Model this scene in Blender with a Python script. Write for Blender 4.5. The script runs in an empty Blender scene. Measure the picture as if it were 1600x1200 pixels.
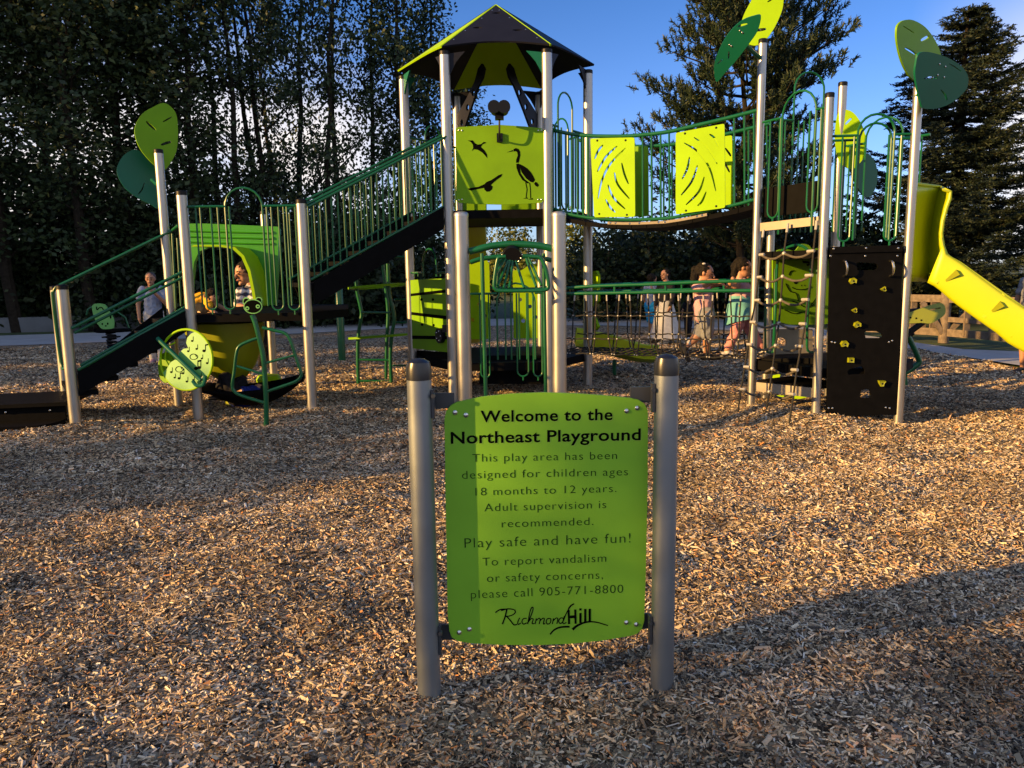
import bpy, bmesh, math, random
import numpy as np
from mathutils import Vector, Matrix, Euler
from mathutils.geometry import delaunay_2d_cdt
rad = math.radians
random.seed(7)
S = bpy.context.scene
COL = S.collection

# ------------------------------------------------------------------ camera
F = 1200.0; PITCH = rad(8.53); ROLL = rad(0.86); CAMH = 1.6
_c, _s = math.cos(PITCH), math.sin(PITCH)
FWD = Vector((0, _c, -_s)); _up = Vector((0, _s, _c)); _r = Vector((1, 0, 0))
CR = math.cos(ROLL)*_r - math.sin(ROLL)*_up
CU = math.sin(ROLL)*_r + math.cos(ROLL)*_up
CO = Vector((0, 0, CAMH))
cd = bpy.data.cameras.new('camera'); cam = bpy.data.objects.new('camera', cd); COL.objects.link(cam)
cd.sensor_width = 36; cd.lens = 36*F/1600; cd.clip_start = 0.05; cd.clip_end = 3000
m = Matrix.Identity(4)
for i in range(3):
    m[i][0], m[i][1], m[i][2], m[i][3] = CR[i], CU[i], -FWD[i], CO[i]
cam.matrix_world = m
S.camera = cam

# ------------------------------------------------------------------ light
SUN_AZ = (-0.93, -0.37); SUN_EL = rad(14.0)
W_ = bpy.data.worlds.new('World'); S.world = W_; W_.use_nodes = True
nt = W_.node_tree; nt.nodes.clear()
def N(t, **k):
    n = nt.nodes.new(t)
    for a, b in k.items(): setattr(n, a, b)
    return n
wo = N('ShaderNodeOutputWorld'); bg = N('ShaderNodeBackground')
sky = N('ShaderNodeTexSky', sky_type='NISHITA', sun_disc=False)
sky.sun_elevation = rad(14); sky.sun_rotation = math.atan2(SUN_AZ[0], SUN_AZ[1])
sky.air_density = 1.0; sky.dust_density = 0.4; sky.ozone_density = 2.2
tc = N('ShaderNodeTexCoord')
mp = N('ShaderNodeMapping'); mp.inputs['Scale'].default_value = (1.2, 1.2, 4.0); mp.inputs['Location'].default_value = (0.35, 0.1, 0.0)
nz = N('ShaderNodeTexNoise'); nz.inputs['Scale'].default_value = 2.2; nz.inputs['Detail'].default_value = 8; nz.inputs['Roughness'].default_value = 0.55
sep = N('ShaderNodeSeparateXYZ')
hz = N('ShaderNodeMapRange'); hz.inputs[1].default_value = 0.30; hz.inputs[2].default_value = 0.16   # clouds only low
nr = N('ShaderNodeMapRange'); nr.inputs[1].default_value = 0.34; nr.inputs[2].default_value = 0.52
mul0 = N('ShaderNodeMath', operation='MULTIPLY'); mul = N('ShaderNodeMath', operation='MULTIPLY')
ax = N('ShaderNodeMath', operation='SUBTRACT'); ax.inputs[1].default_value = .17; ab = N('ShaderNodeMath', operation='ABSOLUTE'); wx = N('ShaderNodeMapRange'); wx.inputs[1].default_value = .26; wx.inputs[2].default_value = .38
cc = N('ShaderNodeMixRGB'); cc.inputs[2].default_value = (4.6, 4.3, 4.2, 1)
L = nt.links.new
L(tc.outputs['Generated'], mp.inputs[0]); L(mp.outputs[0], nz.inputs[0]); L(tc.outputs['Generated'], sep.inputs[0])
L(sep.outputs[2], hz.inputs[0]); L(nz.outputs[0], nr.inputs[0]); L(hz.outputs[0], mul0.inputs[0]); L(nr.outputs[0], mul0.inputs[1]); L(sep.outputs[0], ax.inputs[0]); L(ax.outputs[0], ab.inputs[0]); L(ab.outputs[0], wx.inputs[0]); L(mul0.outputs[0], mul.inputs[0]); L(wx.outputs[0], mul.inputs[1])
hs = N('ShaderNodeMixRGB', blend_type='MULTIPLY'); hs.inputs[0].default_value = 1; L(sky.outputs[0], hs.inputs[1])
zr_ = N('ShaderNodeMapRange'); zr_.inputs[1].default_value = .08; zr_.inputs[2].default_value = .42
tint = N('ShaderNodeMixRGB'); tint.inputs[1].default_value = (.50, .62, 1.05, 1); tint.inputs[2].default_value = (.19, .41, .72, 1)
L(tc.outputs['Generated'], sep.inputs[0]); L(sep.outputs[2], zr_.inputs[0]); L(zr_.outputs[0], tint.inputs[0]); L(tint.outputs[0], hs.inputs[2])
# unseen broken cloud deck added behind the camera to make the ambient light neutral
nz2 = N('ShaderNodeTexNoise'); nz2.inputs['Scale'].default_value = 1.6; nz2.inputs['Detail'].default_value = 6; L(tc.outputs['Generated'], nz2.inputs[0])
n2 = N('ShaderNodeMapRange'); n2.inputs[1].default_value = .38; n2.inputs[2].default_value = .52; L(nz2.outputs[0], n2.inputs[0])
w2 = N('ShaderNodeMapRange'); w2.inputs[1].default_value = .15; w2.inputs[2].default_value = -.35; L(sep.outputs[1], w2.inputs[0])
m2 = N('ShaderNodeMath', operation='MULTIPLY'); L(n2.outputs[0], m2.inputs[0]); L(w2.outputs[0], m2.inputs[1])
c2 = N('ShaderNodeMixRGB'); c2.inputs[2].default_value = (3.0, 3.35, 4.1, 1); L(m2.outputs[0], c2.inputs[0]); L(hs.outputs[0], c2.inputs[1]); hs = c2
L(mul.outputs[0], cc.inputs[0]); L(hs.outputs[0], cc.inputs[1]); L(cc.outputs[0], bg.inputs[0]); L(bg.outputs[0], wo.inputs[0])
bg.inputs[1].default_value = 0.10
sd = bpy.data.lights.new('sun', 'SUN'); sd.energy = 5.0; sd.angle = rad(0.53); sd.color = (1.0, 0.58, 0.18)
sun = bpy.data.objects.new('sun', sd); COL.objects.link(sun)
_l = math.hypot(*SUN_AZ)
SUND = Vector((SUN_AZ[0]/_l*math.cos(SUN_EL), SUN_AZ[1]/_l*math.cos(SUN_EL), math.sin(SUN_EL)))
sun.rotation_euler = SUND.to_track_quat('Z', 'Y').to_euler()
S.view_settings.view_transform = 'Standard'; S.view_settings.look = 'None'
S.view_settings.exposure = 1.3; S.view_settings.gamma = 1.0
S.render.engine = 'CYCLES'; S.cycles.use_denoising = True
S.cycles.max_bounces = 6; S.cycles.transparent_max_bounces = 8

# ------------------------------------------------------------------ pixel helpers (photo pixels -> world)
def ray(px, py): return FWD + CR*((px-800)/F) - CU*((py-600)/F)
def W(px, py, Y):
    d = ray(px, py); return CO + d*(Y/d.y)
def G(px, py, z=0.0):
    d = ray(px, py); return CO + d*((z-CAMH)/d.z)
class PF:                                   # a plane in the world, with 2-D coordinates in it
    def __init__(s, p, n):
        s.o = Vector(p); s.n = Vector(n).normalized()
        s.ex = Vector((0, 0, 1)).cross(s.n).normalized(); s.ey = s.n.cross(s.ex)
    def px(s, px, py):
        d = ray(px, py); q = CO + d*((s.o-CO).dot(s.n)/d.dot(s.n)) - s.o
        return (q.dot(s.ex), q.dot(s.ey))
    def w(s, uv, h=0.0): return s.o + s.ex*uv[0] + s.ey*uv[1] + s.n*h
    def at(s, px, py, h=0.0): return s.w(s.px(px, py), h)
def VP(A, B):                               # vertical plane through two ground points, normal towards the camera
    dx, dy = B[0]-A[0], B[1]-A[1]
    return PF((A[0], A[1], 0), (dy, -dx, 0))
def cr(p, k=6, closed=True):                # Catmull-Rom through points
    n = len(p); out = []
    rng = range(n if closed else n-1)
    for i in rng:
        g = (lambda j: p[j % n]) if closed else (lambda j: p[max(0, min(n-1, j))])
        a, b, c, d = (Vector(g(i-1)), Vector(g(i)), Vector(g(i+1)), Vector(g(i+2)))
        for t in range(k):
            u = t/k
            out.append(tuple(0.5*((2*b)+(c-a)*u+(2*a-5*b+4*c-d)*u*u+(3*b-a-3*c+d)*u**3)))
    if not closed: out.append(tuple(p[-1]))
    return out

# ------------------------------------------------------------------ mesh builder
def inpoly(x, y, P):
    c = False; j = len(P)-1
    for i in range(len(P)):
        if (P[i][1] > y) != (P[j][1] > y) and x < (P[j][0]-P[i][0])*(y-P[i][1])/(P[j][1]-P[i][1])+P[i][0]: c = not c
        j = i
    return c
class MB:
    def __init__(s): s.v = []; s.f = []; s.m = []
    def add(s, v, f, mi=0):
        o = len(s.v); s.v += [tuple(x) for x in v]
        s.f += [tuple(i+o for i in q) for q in f]; s.m += [mi]*len(f); return s
    def tube(s, pts, r, n=8, closed=False, mi=0, caps=True):
        P = [Vector(p) for p in pts]; k = len(P)
        R = r if isinstance(r, (list, tuple)) else [r]*k
        T = []
        for i in range(k):
            a = P[i-1] if (i or closed) else P[i]; b = P[(i+1) % k] if (i < k-1 or closed) else P[i]
            t = b-a; T.append(t.normalized() if t.length > 1e-9 else Vector((0, 0, 1)))
        u = T[0].orthogonal().normalized(); V = []
        for i in range(k):
            u = (u - T[i]*u.dot(T[i]))
            u = u.normalized() if u.length > 1e-6 else T[i].orthogonal().normalized()
            w = T[i].cross(u)
            for j in range(n):
                a = 2*math.pi*j/n; V.append(P[i]+(u*math.cos(a)+w*math.sin(a))*R[i])
        Fc = []
        for i in range(k if closed else k-1):
            i2 = (i+1) % k
            for j in range(n):
                j2 = (j+1) % n; Fc.append((i*n+j, i*n+j2, i2*n+j2, i2*n+j))
        s.add(V, Fc, mi)
        if caps and not closed:
            o = len(s.v)-len(V)
            s.f += [tuple(o+j for j in reversed(range(n))), tuple(o+(k-1)*n+j for j in range(n))]; s.m += [mi]*2
        return s
    def box(s, c, d, rot=None, mi=0):
        c = Vector(c); v = []
        for x in (-.5, .5):
            for y in (-.5, .5):
                for z in (-.5, .5):
                    q = Vector((x*d[0], y*d[1], z*d[2]))
                    if rot: q = rot @ q
                    v.append(c+q)
        return s.add(v, [(0, 1, 3, 2), (4, 6, 7, 5), (0, 4, 5, 1), (2, 3, 7, 6), (0, 2, 6, 4), (1, 5, 7, 3)], mi)
    def beam(s, p, q, w, h, mi=0):
        p, q = Vector(p), Vector(q); d = q-p; x = d.normalized()
        y = Vector((0, 0, 1)).cross(x)
        y = y.normalized() if y.length > 1e-4 else Vector((0, 1, 0)); z = x.cross(y)
        return s.box((p+q)/2, (d.length, w, h), Matrix((x, y, z)).transposed(), mi)
    def prism(s, poly, z0, z1, mi=0):       # vertical prism over an xy polygon
        n = len(poly); v = [(x, y, z0) for x, y in poly]+[(x, y, z1) for x, y in poly]
        f = [tuple(reversed(range(n))), tuple(range(n, 2*n))]+[(i, (i+1) % n, n+(i+1) % n, n+i) for i in range(n)]
        return s.add(v, f, mi)
    def plate(s, pf, out, th, holes=(), mi=0, h0=0.0, bend=None, me=None):   # flat plate in plane pf, front face at h0+th
        pts = [Vector(p[:2]) for p in out]; loops = [list(range(len(out)))]
        for h in holes:
            o = len(pts); pts += [Vector(p[:2]) for p in h]; loops.append(list(range(o, o+len(h))))
        r = delaunay_2d_cdt(pts, [(l[i], l[(i+1) % len(l)]) for l in loops for i in range(len(l))], [], 0, 1e-7)
        vs = r[0]; tri = []
        for t in r[2]:
            x = sum(vs[i][0] for i in t)/3; y = sum(vs[i][1] for i in t)/3
            if inpoly(x, y, out) and not any(inpoly(x, y, h) for h in holes): tri.append(tuple(t))
        b = bend or (lambda p: 0.0)
        fr = [pf.w(p, h0+th+b(p)) for p in vs]; bk = [pf.w(p, h0+b(p)) for p in vs]; n = len(vs)
        s.add(fr+bk, tri+[tuple(i+n for i in reversed(t)) for t in tri], mi)
        for l in loops:
            q = [pts[i] for i in l]; k = len(q)
            s.add([pf.w(p, h0+th+b(p)) for p in q]+[pf.w(p, h0+b(p)) for p in q], [(i, i+k, (i+1) % k+k, (i+1) % k) for i in range(k)], mi if me is None else me)
        return s
    def ell(s, c, r, mi=0, nu=12, nv=8, rot=None):
        v = []; f = []; c = Vector(c)
        for i in range(nv+1):
            a = math.pi*i/nv
            for j in range(nu):
                b = 2*math.pi*j/nu; q = Vector((r[0]*math.sin(a)*math.cos(b), r[1]*math.sin(a)*math.sin(b), r[2]*math.cos(a)))
                v.append(c+(rot @ q if rot else q))
        for i in range(nv):
            for j in range(nu):
                f.append((i*nu+j, (i+1)*nu+j, (i+1)*nu+(j+1) % nu, i*nu+(j+1) % nu))
        return s.add(v, f, mi)
    def cap(s, p, q, r1, r2=None, mi=0, n=12):                   # tapered capsule
        r2 = r1 if r2 is None else r2
        p, q = Vector(p), Vector(q); d = (q-p); ln = d.length or 1e-4; d = d/ln if d.length > 1e-6 else Vector((0, 0, 1))
        pts, rr = [], []
        for a in (80, 60, 40, 20): pts.append(p-d*r1*math.sin(rad(a))); rr.append(r1*math.cos(rad(a)))
        pts += [p, q]; rr += [r1, r2]
        for a in (20, 40, 60, 80): pts.append(q+d*r2*math.sin(rad(a))); rr.append(r2*math.cos(rad(a)))
        return s.tube(pts, rr, n, mi=mi)
    def lathe(s, prof, c, n=20, mi=0):
        c = Vector(c); v = []; f = []
        for r, z in prof:
            for j in range(n): a = 2*math.pi*j/n; v.append(c+Vector((r*math.cos(a), r*math.sin(a), z)))
        for i in range(len(prof)-1):
            for j in range(n): f.append((i*n+j, i*n+(j+1) % n, (i+1)*n+(j+1) % n, (i+1)*n+j))
        return s.add(v, f, mi)
    def mesh(s, name, mats, ang=38):
        me = bpy.data.meshes.new(name); me.from_pydata([tuple(x) for x in s.v], [], s.f)
        for q in (mats if isinstance(mats, (list, tuple)) else [mats]): me.materials.append(q)
        me.polygons.foreach_set('material_index', s.m); me.polygons.foreach_set('use_smooth', [True]*len(s.f))
        me.validate(); me.update()
        if ang: me.set_sharp_from_angle(angle=rad(ang))
        return me
    def build(s, name, mats, parent=None, ang=38, local=False, **k):
        return link(name, s.mesh(name, mats, ang), parent, local, **k)
def link(name, me, parent=None, local=False, label=None, cat=None, group=None, kind=None):
    o = bpy.data.objects.new(name, me); COL.objects.link(o)
    if parent:
        o.parent = parent
        if not local and parent.type == 'EMPTY': o.matrix_parent_inverse = Matrix.Translation(-parent.location)
    for a, b in (('label', label), ('category', cat), ('group', group), ('kind', kind)):
        if b: o[a] = b
    return o
def thing(name, label, cat, loc=(0, 0, 0), group=None, rz=0.0):
    o = link(name, None, label=label, cat=cat, group=group); o.location = loc; o.rotation_euler = (0, 0, rz)
    o.empty_display_size = 0.1; return o

# ------------------------------------------------------------------ materials
def mat(name, col, rough=0.5, metal=0.0, noise=0.0, scale=8.0, bump=0.0, bscale=60.0, island=None, spec=0.5, rr=0.0, coord='Object', sub=None):
    M = bpy.data.materials.new(name); M.use_nodes = True; t = M.node_tree; b = t.nodes['Principled BSDF']
    b.inputs['Base Color'].default_value = (*col, 1); b.inputs['Roughness'].default_value = rough
    b.inputs['Metallic'].default_value = metal; b.inputs['Specular IOR Level'].default_value = spec
    tcn = t.nodes.new('ShaderNodeTexCoord')
    if island:
        g = t.nodes.new('ShaderNodeNewGeometry'); rp = t.nodes.new('ShaderNodeValToRGB'); e = rp.color_ramp.elements
        while len(e) < len(island): e.new(0.5)
        for i, (p, c) in enumerate(island): e[i].position = p; e[i].color = (*c, 1)
        t.links.new(g.outputs['Random Per Island'], rp.inputs[0]); t.links.new(rp.outputs[0], b.inputs['Base Color'])
    if noise or rr:
        nn = t.nodes.new('ShaderNodeTexNoise'); nn.inputs['Scale'].default_value = scale; nn.inputs['Detail'].default_value = 6
        t.links.new(tcn.outputs[coord], nn.inputs[0])
        if noise:
            mr = t.nodes.new('ShaderNodeMapRange'); mr.inputs[1].default_value = .3; mr.inputs[2].default_value = .7
            mr.inputs[3].default_value = 1-noise; mr.inputs[4].default_value = 1+noise
            mx = t.nodes.new('ShaderNodeMixRGB'); mx.blend_type = 'MULTIPLY'; mx.inputs[0].default_value = 1; mx.inputs[1].default_value = (*col, 1)
            t.links.new(nn.outputs[0], mr.inputs[0]); t.links.new(mr.outputs[0], mx.inputs[2])
            if island: t.links.new(rp.outputs[0], mx.inputs[1])
            t.links.new(mx.outputs[0], b.inputs['Base Color'])
        if rr:
            m2 = t.nodes.new('ShaderNodeMapRange'); m2.inputs[3].default_value = max(.02, rough-rr); m2.inputs[4].default_value = rough+rr
            t.links.new(nn.outputs[0], m2.inputs[0]); t.links.new(m2.outputs[0], b.inputs['Roughness'])
    if bump:
        bn = t.nodes.new('ShaderNodeTexNoise'); bn.inputs['Scale'].default_value = bscale; bn.inputs['Detail'].default_value = 5
        bp = t.nodes.new('ShaderNodeBump'); bp.inputs['Strength'].default_value = bump; bp.inputs['Distance'].default_value = 0.02
        t.links.new(tcn.outputs[coord], bn.inputs[0]); t.links.new(bn.outputs[0], bp.inputs['Height']); t.links.new(bp.outputs[0], b.inputs['Normal'])
    return M
POST = mat('post_paint', (.37, .365, .36), .38, .85, .06, 5, .02, 300, rr=.08)
SPOST = mat('sign_post_paint', (.23, .26, .30), .45, .75, .08, 6, .06, 500, rr=.1)
CAPM = mat('black_cap', (.004, .0045, .007), .45, spec=.2)
GREEN = mat('green_steel', (.004, .085, .032), .30, 0, .08, 6, rr=.08, spec=.4)
LIME = mat('lime_plastic', (.135, .29, .001), .5, 0, .10, 2.2, .03, 250, rr=.06, spec=.18)
LIMEB = mat('bright_lime_plastic', (.25, .45, .001), .5, 0, .08, 2.2, .03, 250, rr=.06, spec=.15)
SIGNM = mat('sign_lime', (.175, .40, .026), .45, 0, .09, 3, .04, 300, rr=.06, spec=.25)
DLEAF = mat('dark_green_plastic', (.003, .10, .058), .45, 0, .06, 3, rr=.06, spec=.25)
PALE = mat('pale_green_plastic', (.12, .36, .09), .45, 0, .04, 3, rr=.05)
BLACK = mat('black_coated_deck', (.0022, .0023, .0030), .7, 0, .3, 12, .1, 200, spec=.07)
INK = mat('black_ink', (.002, .0025, .002), .8, spec=.02)
YEL = mat('yellow_slide_plastic', (.37, .43, .001), .42, 0, .05, 2, .02, 40, rr=.07)
OLIVE = mat('olive_plastic', (.20, .23, .004), .4, 0, .06, 3, rr=.05)
HOODM = mat('green_hood_plastic', (.04, .25, .01), .38, 0, .05, 3, rr=.06)
TAN = mat('tan_steel', (.30, .26, .2), .5, .1, .1, 8)
ROPE = mat('black_rope', (.008, .0075, .007), .8, 0, .3, 60)
ROPEB = mat('brown_rope', (.065, .055, .042), .8, 0, .3, 60)
ENGR = mat('engraved_green', (.012, .040, .006), .7, spec=.1)
SLEEVE = mat('white_clip', (.38, .37, .35), .4, .3)
STEEL = mat('bolt_steel', (.55, .55, .55), .25, 1.0)
WOOD = mat('weathered_wood', (.13, .10, .075), .8, 0, .35, 14, .3, 60)

# ------------------------------------------------------------------ ground
rng = np.random.default_rng(11)
BEDPX = [(0, 541), (140, 536), (300, 529), (480, 521), (640, 512), (800, 509), (950, 509), (1100, 514), (1200, 521), (1430, 546), (1600, 578)]
_b = [G(x, y) for x, y in BEDPX]
BX = np.array([-60, -30, -18]+[p.x for p in _b]+[10.5, 14, 30]); BY = np.array([9, 13, 15.8]+[p.y for p in _b]+[9.3, 6, -4])
def Yb(x): return np.interp(x, BX, BY)
MND = [(-4.6, 7.95, .05), (-3.51, 8.4, .04), (-2.25, 8.45, .05), (3.07, 7.64, .07), (3.88, 7.58, .06), (2.67, 8.45, .05), (2.7, 7.9, .09), (-.32, 2.68, .045), (.54, 2.65, .045), (-.6, 6.8, .04), (.4, 6.8, .04)]
_gr = np.random.default_rng(3); GW = [(f*np.cos(a), f*np.sin(a), p, .030/f**.9) for f, a, p in zip(_gr.uniform(3, 22, 26), _gr.uniform(0, 6.28, 26), _gr.uniform(0, 6.28, 26))]
def gz(x, y):
    z = 0*x
    for kx, ky, p, am in GW: z = z+am*np.sin(kx*x+ky*y+p)
    z = z+.022*np.sin(1.7*x+.6*y)*np.sin(1.3*y-.5*x+1)+.012*np.sin(3.9*x+2)*np.sin(4.3*y+.4)+.007*np.sin(9.1*x-3*y)*np.sin(8.3*y+x)
    for a, b, h in MND: z = z+h*np.exp(-((x-a)**2+(y-b)**2)/.16)
    return np.maximum(z, -.045)
def npmesh(name, V, Q, mats, ang=None, smooth=False):
    me = bpy.data.meshes.new(name); n = len(Q); k = Q.shape[1]
    me.vertices.add(len(V)); me.vertices.foreach_set('co', np.asarray(V, np.float32).ravel())
    me.loops.add(n*k); me.loops.foreach_set('vertex_index', np.asarray(Q, np.int32).ravel())
    me.polygons.add(n); me.polygons.foreach_set('loop_start', np.arange(n, dtype=np.int32)*k)
    me.polygons.foreach_set('use_smooth', np.full(n, smooth))
    for q in (mats if isinstance(mats, (list, tuple)) else [mats]): me.materials.append(q)
    me.update(calc_edges=True); me.validate()
    return me
def grid(nx, ny):
    i = np.arange(nx-1)[:, None]*ny+np.arange(ny-1)[None]
    return np.stack([i, i+ny, i+ny+1, i+1], -1).reshape(-1, 4)
RAMP = [(0, (.03, .023, .017)), (.20, (.10, .078, .057)), (.36, (.25, .19, .13)), (.54, (.43, .33, .21)), (.70, (.54, .43, .29)), (.85, (.63, .55, .42)), (.92, (.50, .21, .06)), (.96, (.34, .32, .30)), (1, (.70, .66, .58))]
CHIP = mat('wood_chip', (.2, .15, .1), .75, island=RAMP, noise=.42, scale=1.3, spec=.2)
def bedmat():
    M = bpy.data.materials.new('wood_chip_bed'); M.use_nodes = True; t = M.node_tree; b = t.nodes['Principled BSDF']; b.inputs['Roughness'].default_value = .85
    b.inputs['Specular IOR Level'].default_value = .2
    tcn = t.nodes.new('ShaderNodeTexCoord'); wn = t.nodes.new('ShaderNodeTexNoise'); wn.inputs['Scale'].default_value = 14; wn.inputs['Detail'].default_value = 2
    mx = t.nodes.new('ShaderNodeMixRGB'); mx.inputs[0].default_value = .12; v = t.nodes.new('ShaderNodeTexVoronoi'); v.inputs['Scale'].default_value = 34
    t.links.new(tcn.outputs['Object'], wn.inputs[0]); t.links.new(tcn.outputs['Object'], mx.inputs[1]); t.links.new(wn.outputs['Color'], mx.inputs[2]); t.links.new(mx.outputs[0], v.inputs['Vector'])
    s2 = t.nodes.new('ShaderNodeSeparateColor'); rp = t.nodes.new('ShaderNodeValToRGB'); e = rp.color_ramp.elements
    while len(e) < len(RAMP): e.new(.5)
    for i, (p, c) in enumerate(RAMP): e[i].position = p; e[i].color = (c[0]*.6, c[1]*.6, c[2]*.6, 1)
    t.links.new(v.outputs['Color'], s2.inputs[0]); t.links.new(s2.outputs[0], rp.inputs[0]); t.links.new(rp.outputs[0], b.inputs['Base Color'])
    bp = t.nodes.new('ShaderNodeBump'); bp.inputs['Strength'].default_value = 1; bp.inputs['Distance'].default_value = .02
    t.links.new(s2.outputs[1], bp.inputs['Height']); t.links.new(bp.outputs[0], b.inputs['Normal'])
    return M
xs = np.concatenate([np.linspace(-45, -13, 60), np.linspace(-12.8, 9.8, 250), np.linspace(10, 24, 40)]); ts = np.linspace(0, 1, 260)
X, T = np.meshgrid(xs, ts, indexing='ij'); Yy = -8+(Yb(X)+8)*T
Z = gz(X, Yy)*np.clip((Yb(X)-Yy)/.8, 0, 1)
link('wood_chip_bed', npmesh('wood_chip_bed', np.stack([X, Yy, Z], -1).reshape(-1, 3), grid(len(xs), len(ts)), bedmat(), smooth=True), kind='structure')
# loose chips lying on the bed
def chips(y0, y1, dens, ls):
    area = 2.24*.5*(y1*y1-y0*y0); n = int(area*dens*.98)
    y = np.sqrt(rng.uniform(y0*y0, y1*y1, n)); x = rng.uniform(-1.1, 1.1, n)*y
    k = y < Yb(x)-.05; return x[k], y[k], np.full(k.sum(), ls)
cx, cy, cl = map(np.concatenate, zip(*[chips(a, b, d, l) for a, b, d, l in ((1.5, 3.6, 10500, .70), (3.6, 6, 6400, .78), (6, 10.5, 3000, .92), (10.5, 17, 950, 1.35))]))
n = len(cx); cz = gz(cx, cy)+rng.uniform(.0, .014, n)
yaw = rng.uniform(0, 2*np.pi, n); pit = rng.normal(0, .34, n); rol = rng.normal(0, .46, n)
Ln = cl*rng.lognormal(-3.72, .42, n)*.62; Wd = np.minimum(Ln*.42, cl*rng.lognormal(-4.95, .48, n)*.62); Th = Wd*rng.uniform(.5, 1.3, n)
Ax = np.stack([np.cos(yaw)*np.cos(pit), np.sin(yaw)*np.cos(pit), np.sin(pit)], -1)
Sd = np.stack([-np.sin(yaw), np.cos(yaw), np.zeros(n)], -1); Up = np.cross(Ax, Sd)
Sd, Up = Sd*np.cos(rol)[:, None]+Up*np.sin(rol)[:, None], Up*np.cos(rol)[:, None]-Sd*np.sin(rol)[:, None]
C0 = np.stack([cx, cy, cz], -1)
def cn(a, s, u): return C0+Ax*(Ln*a)[:, None]+Sd*(Wd*s)[:, None]+Up*(Th*u)[:, None]
off = rng.uniform(-.5, .5, n)
V = np.stack([cn(-1, -1, 0), cn(-.9, 1, 0), cn(.9, 1, 0), cn(1, -1, 0), cn(-.8, off, 1), cn(.85, off, 1)], 1).reshape(-1, 3)
b0 = np.arange(n)[:, None]*6
Q = np.concatenate([b0+np.array([[0, 3, 5, 4]]), b0+np.array([[2, 1, 4, 5]]), b0+np.array([[1, 0, 4, 4]]), b0+np.array([[3, 2, 5, 5]])])[: 2*n]
link('wood_chips', npmesh('wood_chips', V, Q, CHIP), kind='stuff', label='loose brown and grey wood chips covering the play area', cat='wood chips')

GRASS = mat('grass_ground', (.03, .055, .014), .9, 0, .4, 3, .6, 40)
g = MB(); R_ = 900
g.add([(-R_, -R_, -.06), (R_, -R_, -.06), (R_, R_, -.06), (-R_, R_, -.06)], [(0, 1, 2, 3)]); g.build('ground', GRASS, kind='structure')
px_ = np.concatenate([np.linspace(-45, 9.5, 140), np.linspace(9.8, 20, 20)]); nrm = np.gradient(Yb(px_), px_); pw = np.interp(px_, [-15, 0, 8], [3.6, 3.0, 2.7])
a_ = np.stack([px_, Yb(px_)-.02, np.full_like(px_, .012)], -1); d_ = np.stack([-nrm, np.ones_like(nrm), 0*nrm], -1); d_ /= np.linalg.norm(d_, axis=1)[:, None]
sl_ = np.stack([np.zeros_like(px_), pw*np.minimum(np.sqrt(1+nrm**2), 2.2), np.zeros_like(px_)], -1)
pv = np.stack([a_, a_+sl_], 1).reshape(-1, 3)
link('path', npmesh('path', pv, grid(len(px_), 2), mat('concrete_path', (.30, .31, .33), .85, 0, .14, 1.5, .15, 90), smooth=True), kind='structure')
# low concrete wall on the far side of the path at the left
CONC = mat('grey_concrete', (.11, .12, .135), .85, 0, .15, 2, .2, 60)
wl = [G(-220, 527), G(-60, 520), G(60, 517), (G(180, 513)), G(300, 508)]
w = MB()
V_ = []
for a in wl: V_ += [(a.x, a.y+.4, -.06), (a.x, a.y+.4, .38), (a.x, a.y+.7, .38), (a.x, a.y+.7, -.06)]
w.add(V_, [(i*4+j, i*4+(j+1) % 4, i*4+4+(j+1) % 4, i*4+4+j) for i in range(len(wl)-1) for j in range(4)])
w.build('low_wall', CONC, label='low grey concrete wall beyond the path at the left', cat='low wall')
# timber fence on the right, beyond the path
fa = G(1330, 524); fb = G(1412, 528); fc = G(1474, 532); fd = G(1640, 548)
fe = thing('timber_fence', 'weathered timber fence with round topped posts behind the yellow slide', 'fence', (fb.x, fb.y, 0))
fz = 1.0
def fpost(p, h=1.05, r=.10):
    MB().lathe([(r, -.05), (r, h-.12), (r*.92, h-.05), (r*.6, h), (0, h+.02)], (p.x, p.y, 0), 14).build('post', WOOD, fe)
seg = [fa, fb, fc, fd]
for p in (fb, fc, fd): fpost(p)
for a, b in zip(seg, seg[1:]):
    for z, h in ((.86, .15), (.17, .15), (.44, .10)): MB().beam((a.x, a.y, z), (b.x, b.y, z), .05, h).build('rail', WOOD, fe)
    k = 3
    for i in range(1, k+1):
        q = a.lerp(b, i/(k+1)); MB().box((q.x, q.y+.06, .5), (.12, .04, .78)).build('picket', WOOD, fe)
MB().beam((fc.x+.05, fc.y-.05, .16), (fc.x+.62, fc.y-.16, .84), .05, .10).build('brace', WOOD, fe)
MB().beam((fc.x-.06, fc.y-.05, .16), (fc.x-.48, fc.y+.02, .80), .05, .10).build('brace', WOOD, fe)

# ------------------------------------------------------------------ trees
BARK = mat('bark', (.022, .018, .014), .9, 0, .35, 12, .5, 40, spec=.1)
def leafm(name, a, b, c):
    M = mat(name, a, .55, island=[(0, a), (.55, b), (1, c)], spec=.3); t = M.node_tree; bs = t.nodes['Principled BSDF']
    tr = t.nodes.new('ShaderNodeBsdfTranslucent'); ad = t.nodes.new('ShaderNodeMixShader'); ad.inputs[0].default_value = .22
    src = bs.inputs['Base Color'].links[0].from_socket; t.links.new(src, tr.inputs[0])
    t.links.new(bs.outputs[0], ad.inputs[1]); t.links.new(tr.outputs[0], ad.inputs[2]); t.links.new(ad.outputs[0], t.nodes['Material Output'].inputs[0]); return M
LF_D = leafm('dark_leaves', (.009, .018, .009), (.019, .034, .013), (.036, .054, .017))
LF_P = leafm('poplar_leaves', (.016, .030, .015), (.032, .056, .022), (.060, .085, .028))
LF_L = leafm('yellow_green_leaves', (.05, .075, .014), (.10, .12, .02), (.16, .16, .03))
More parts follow.
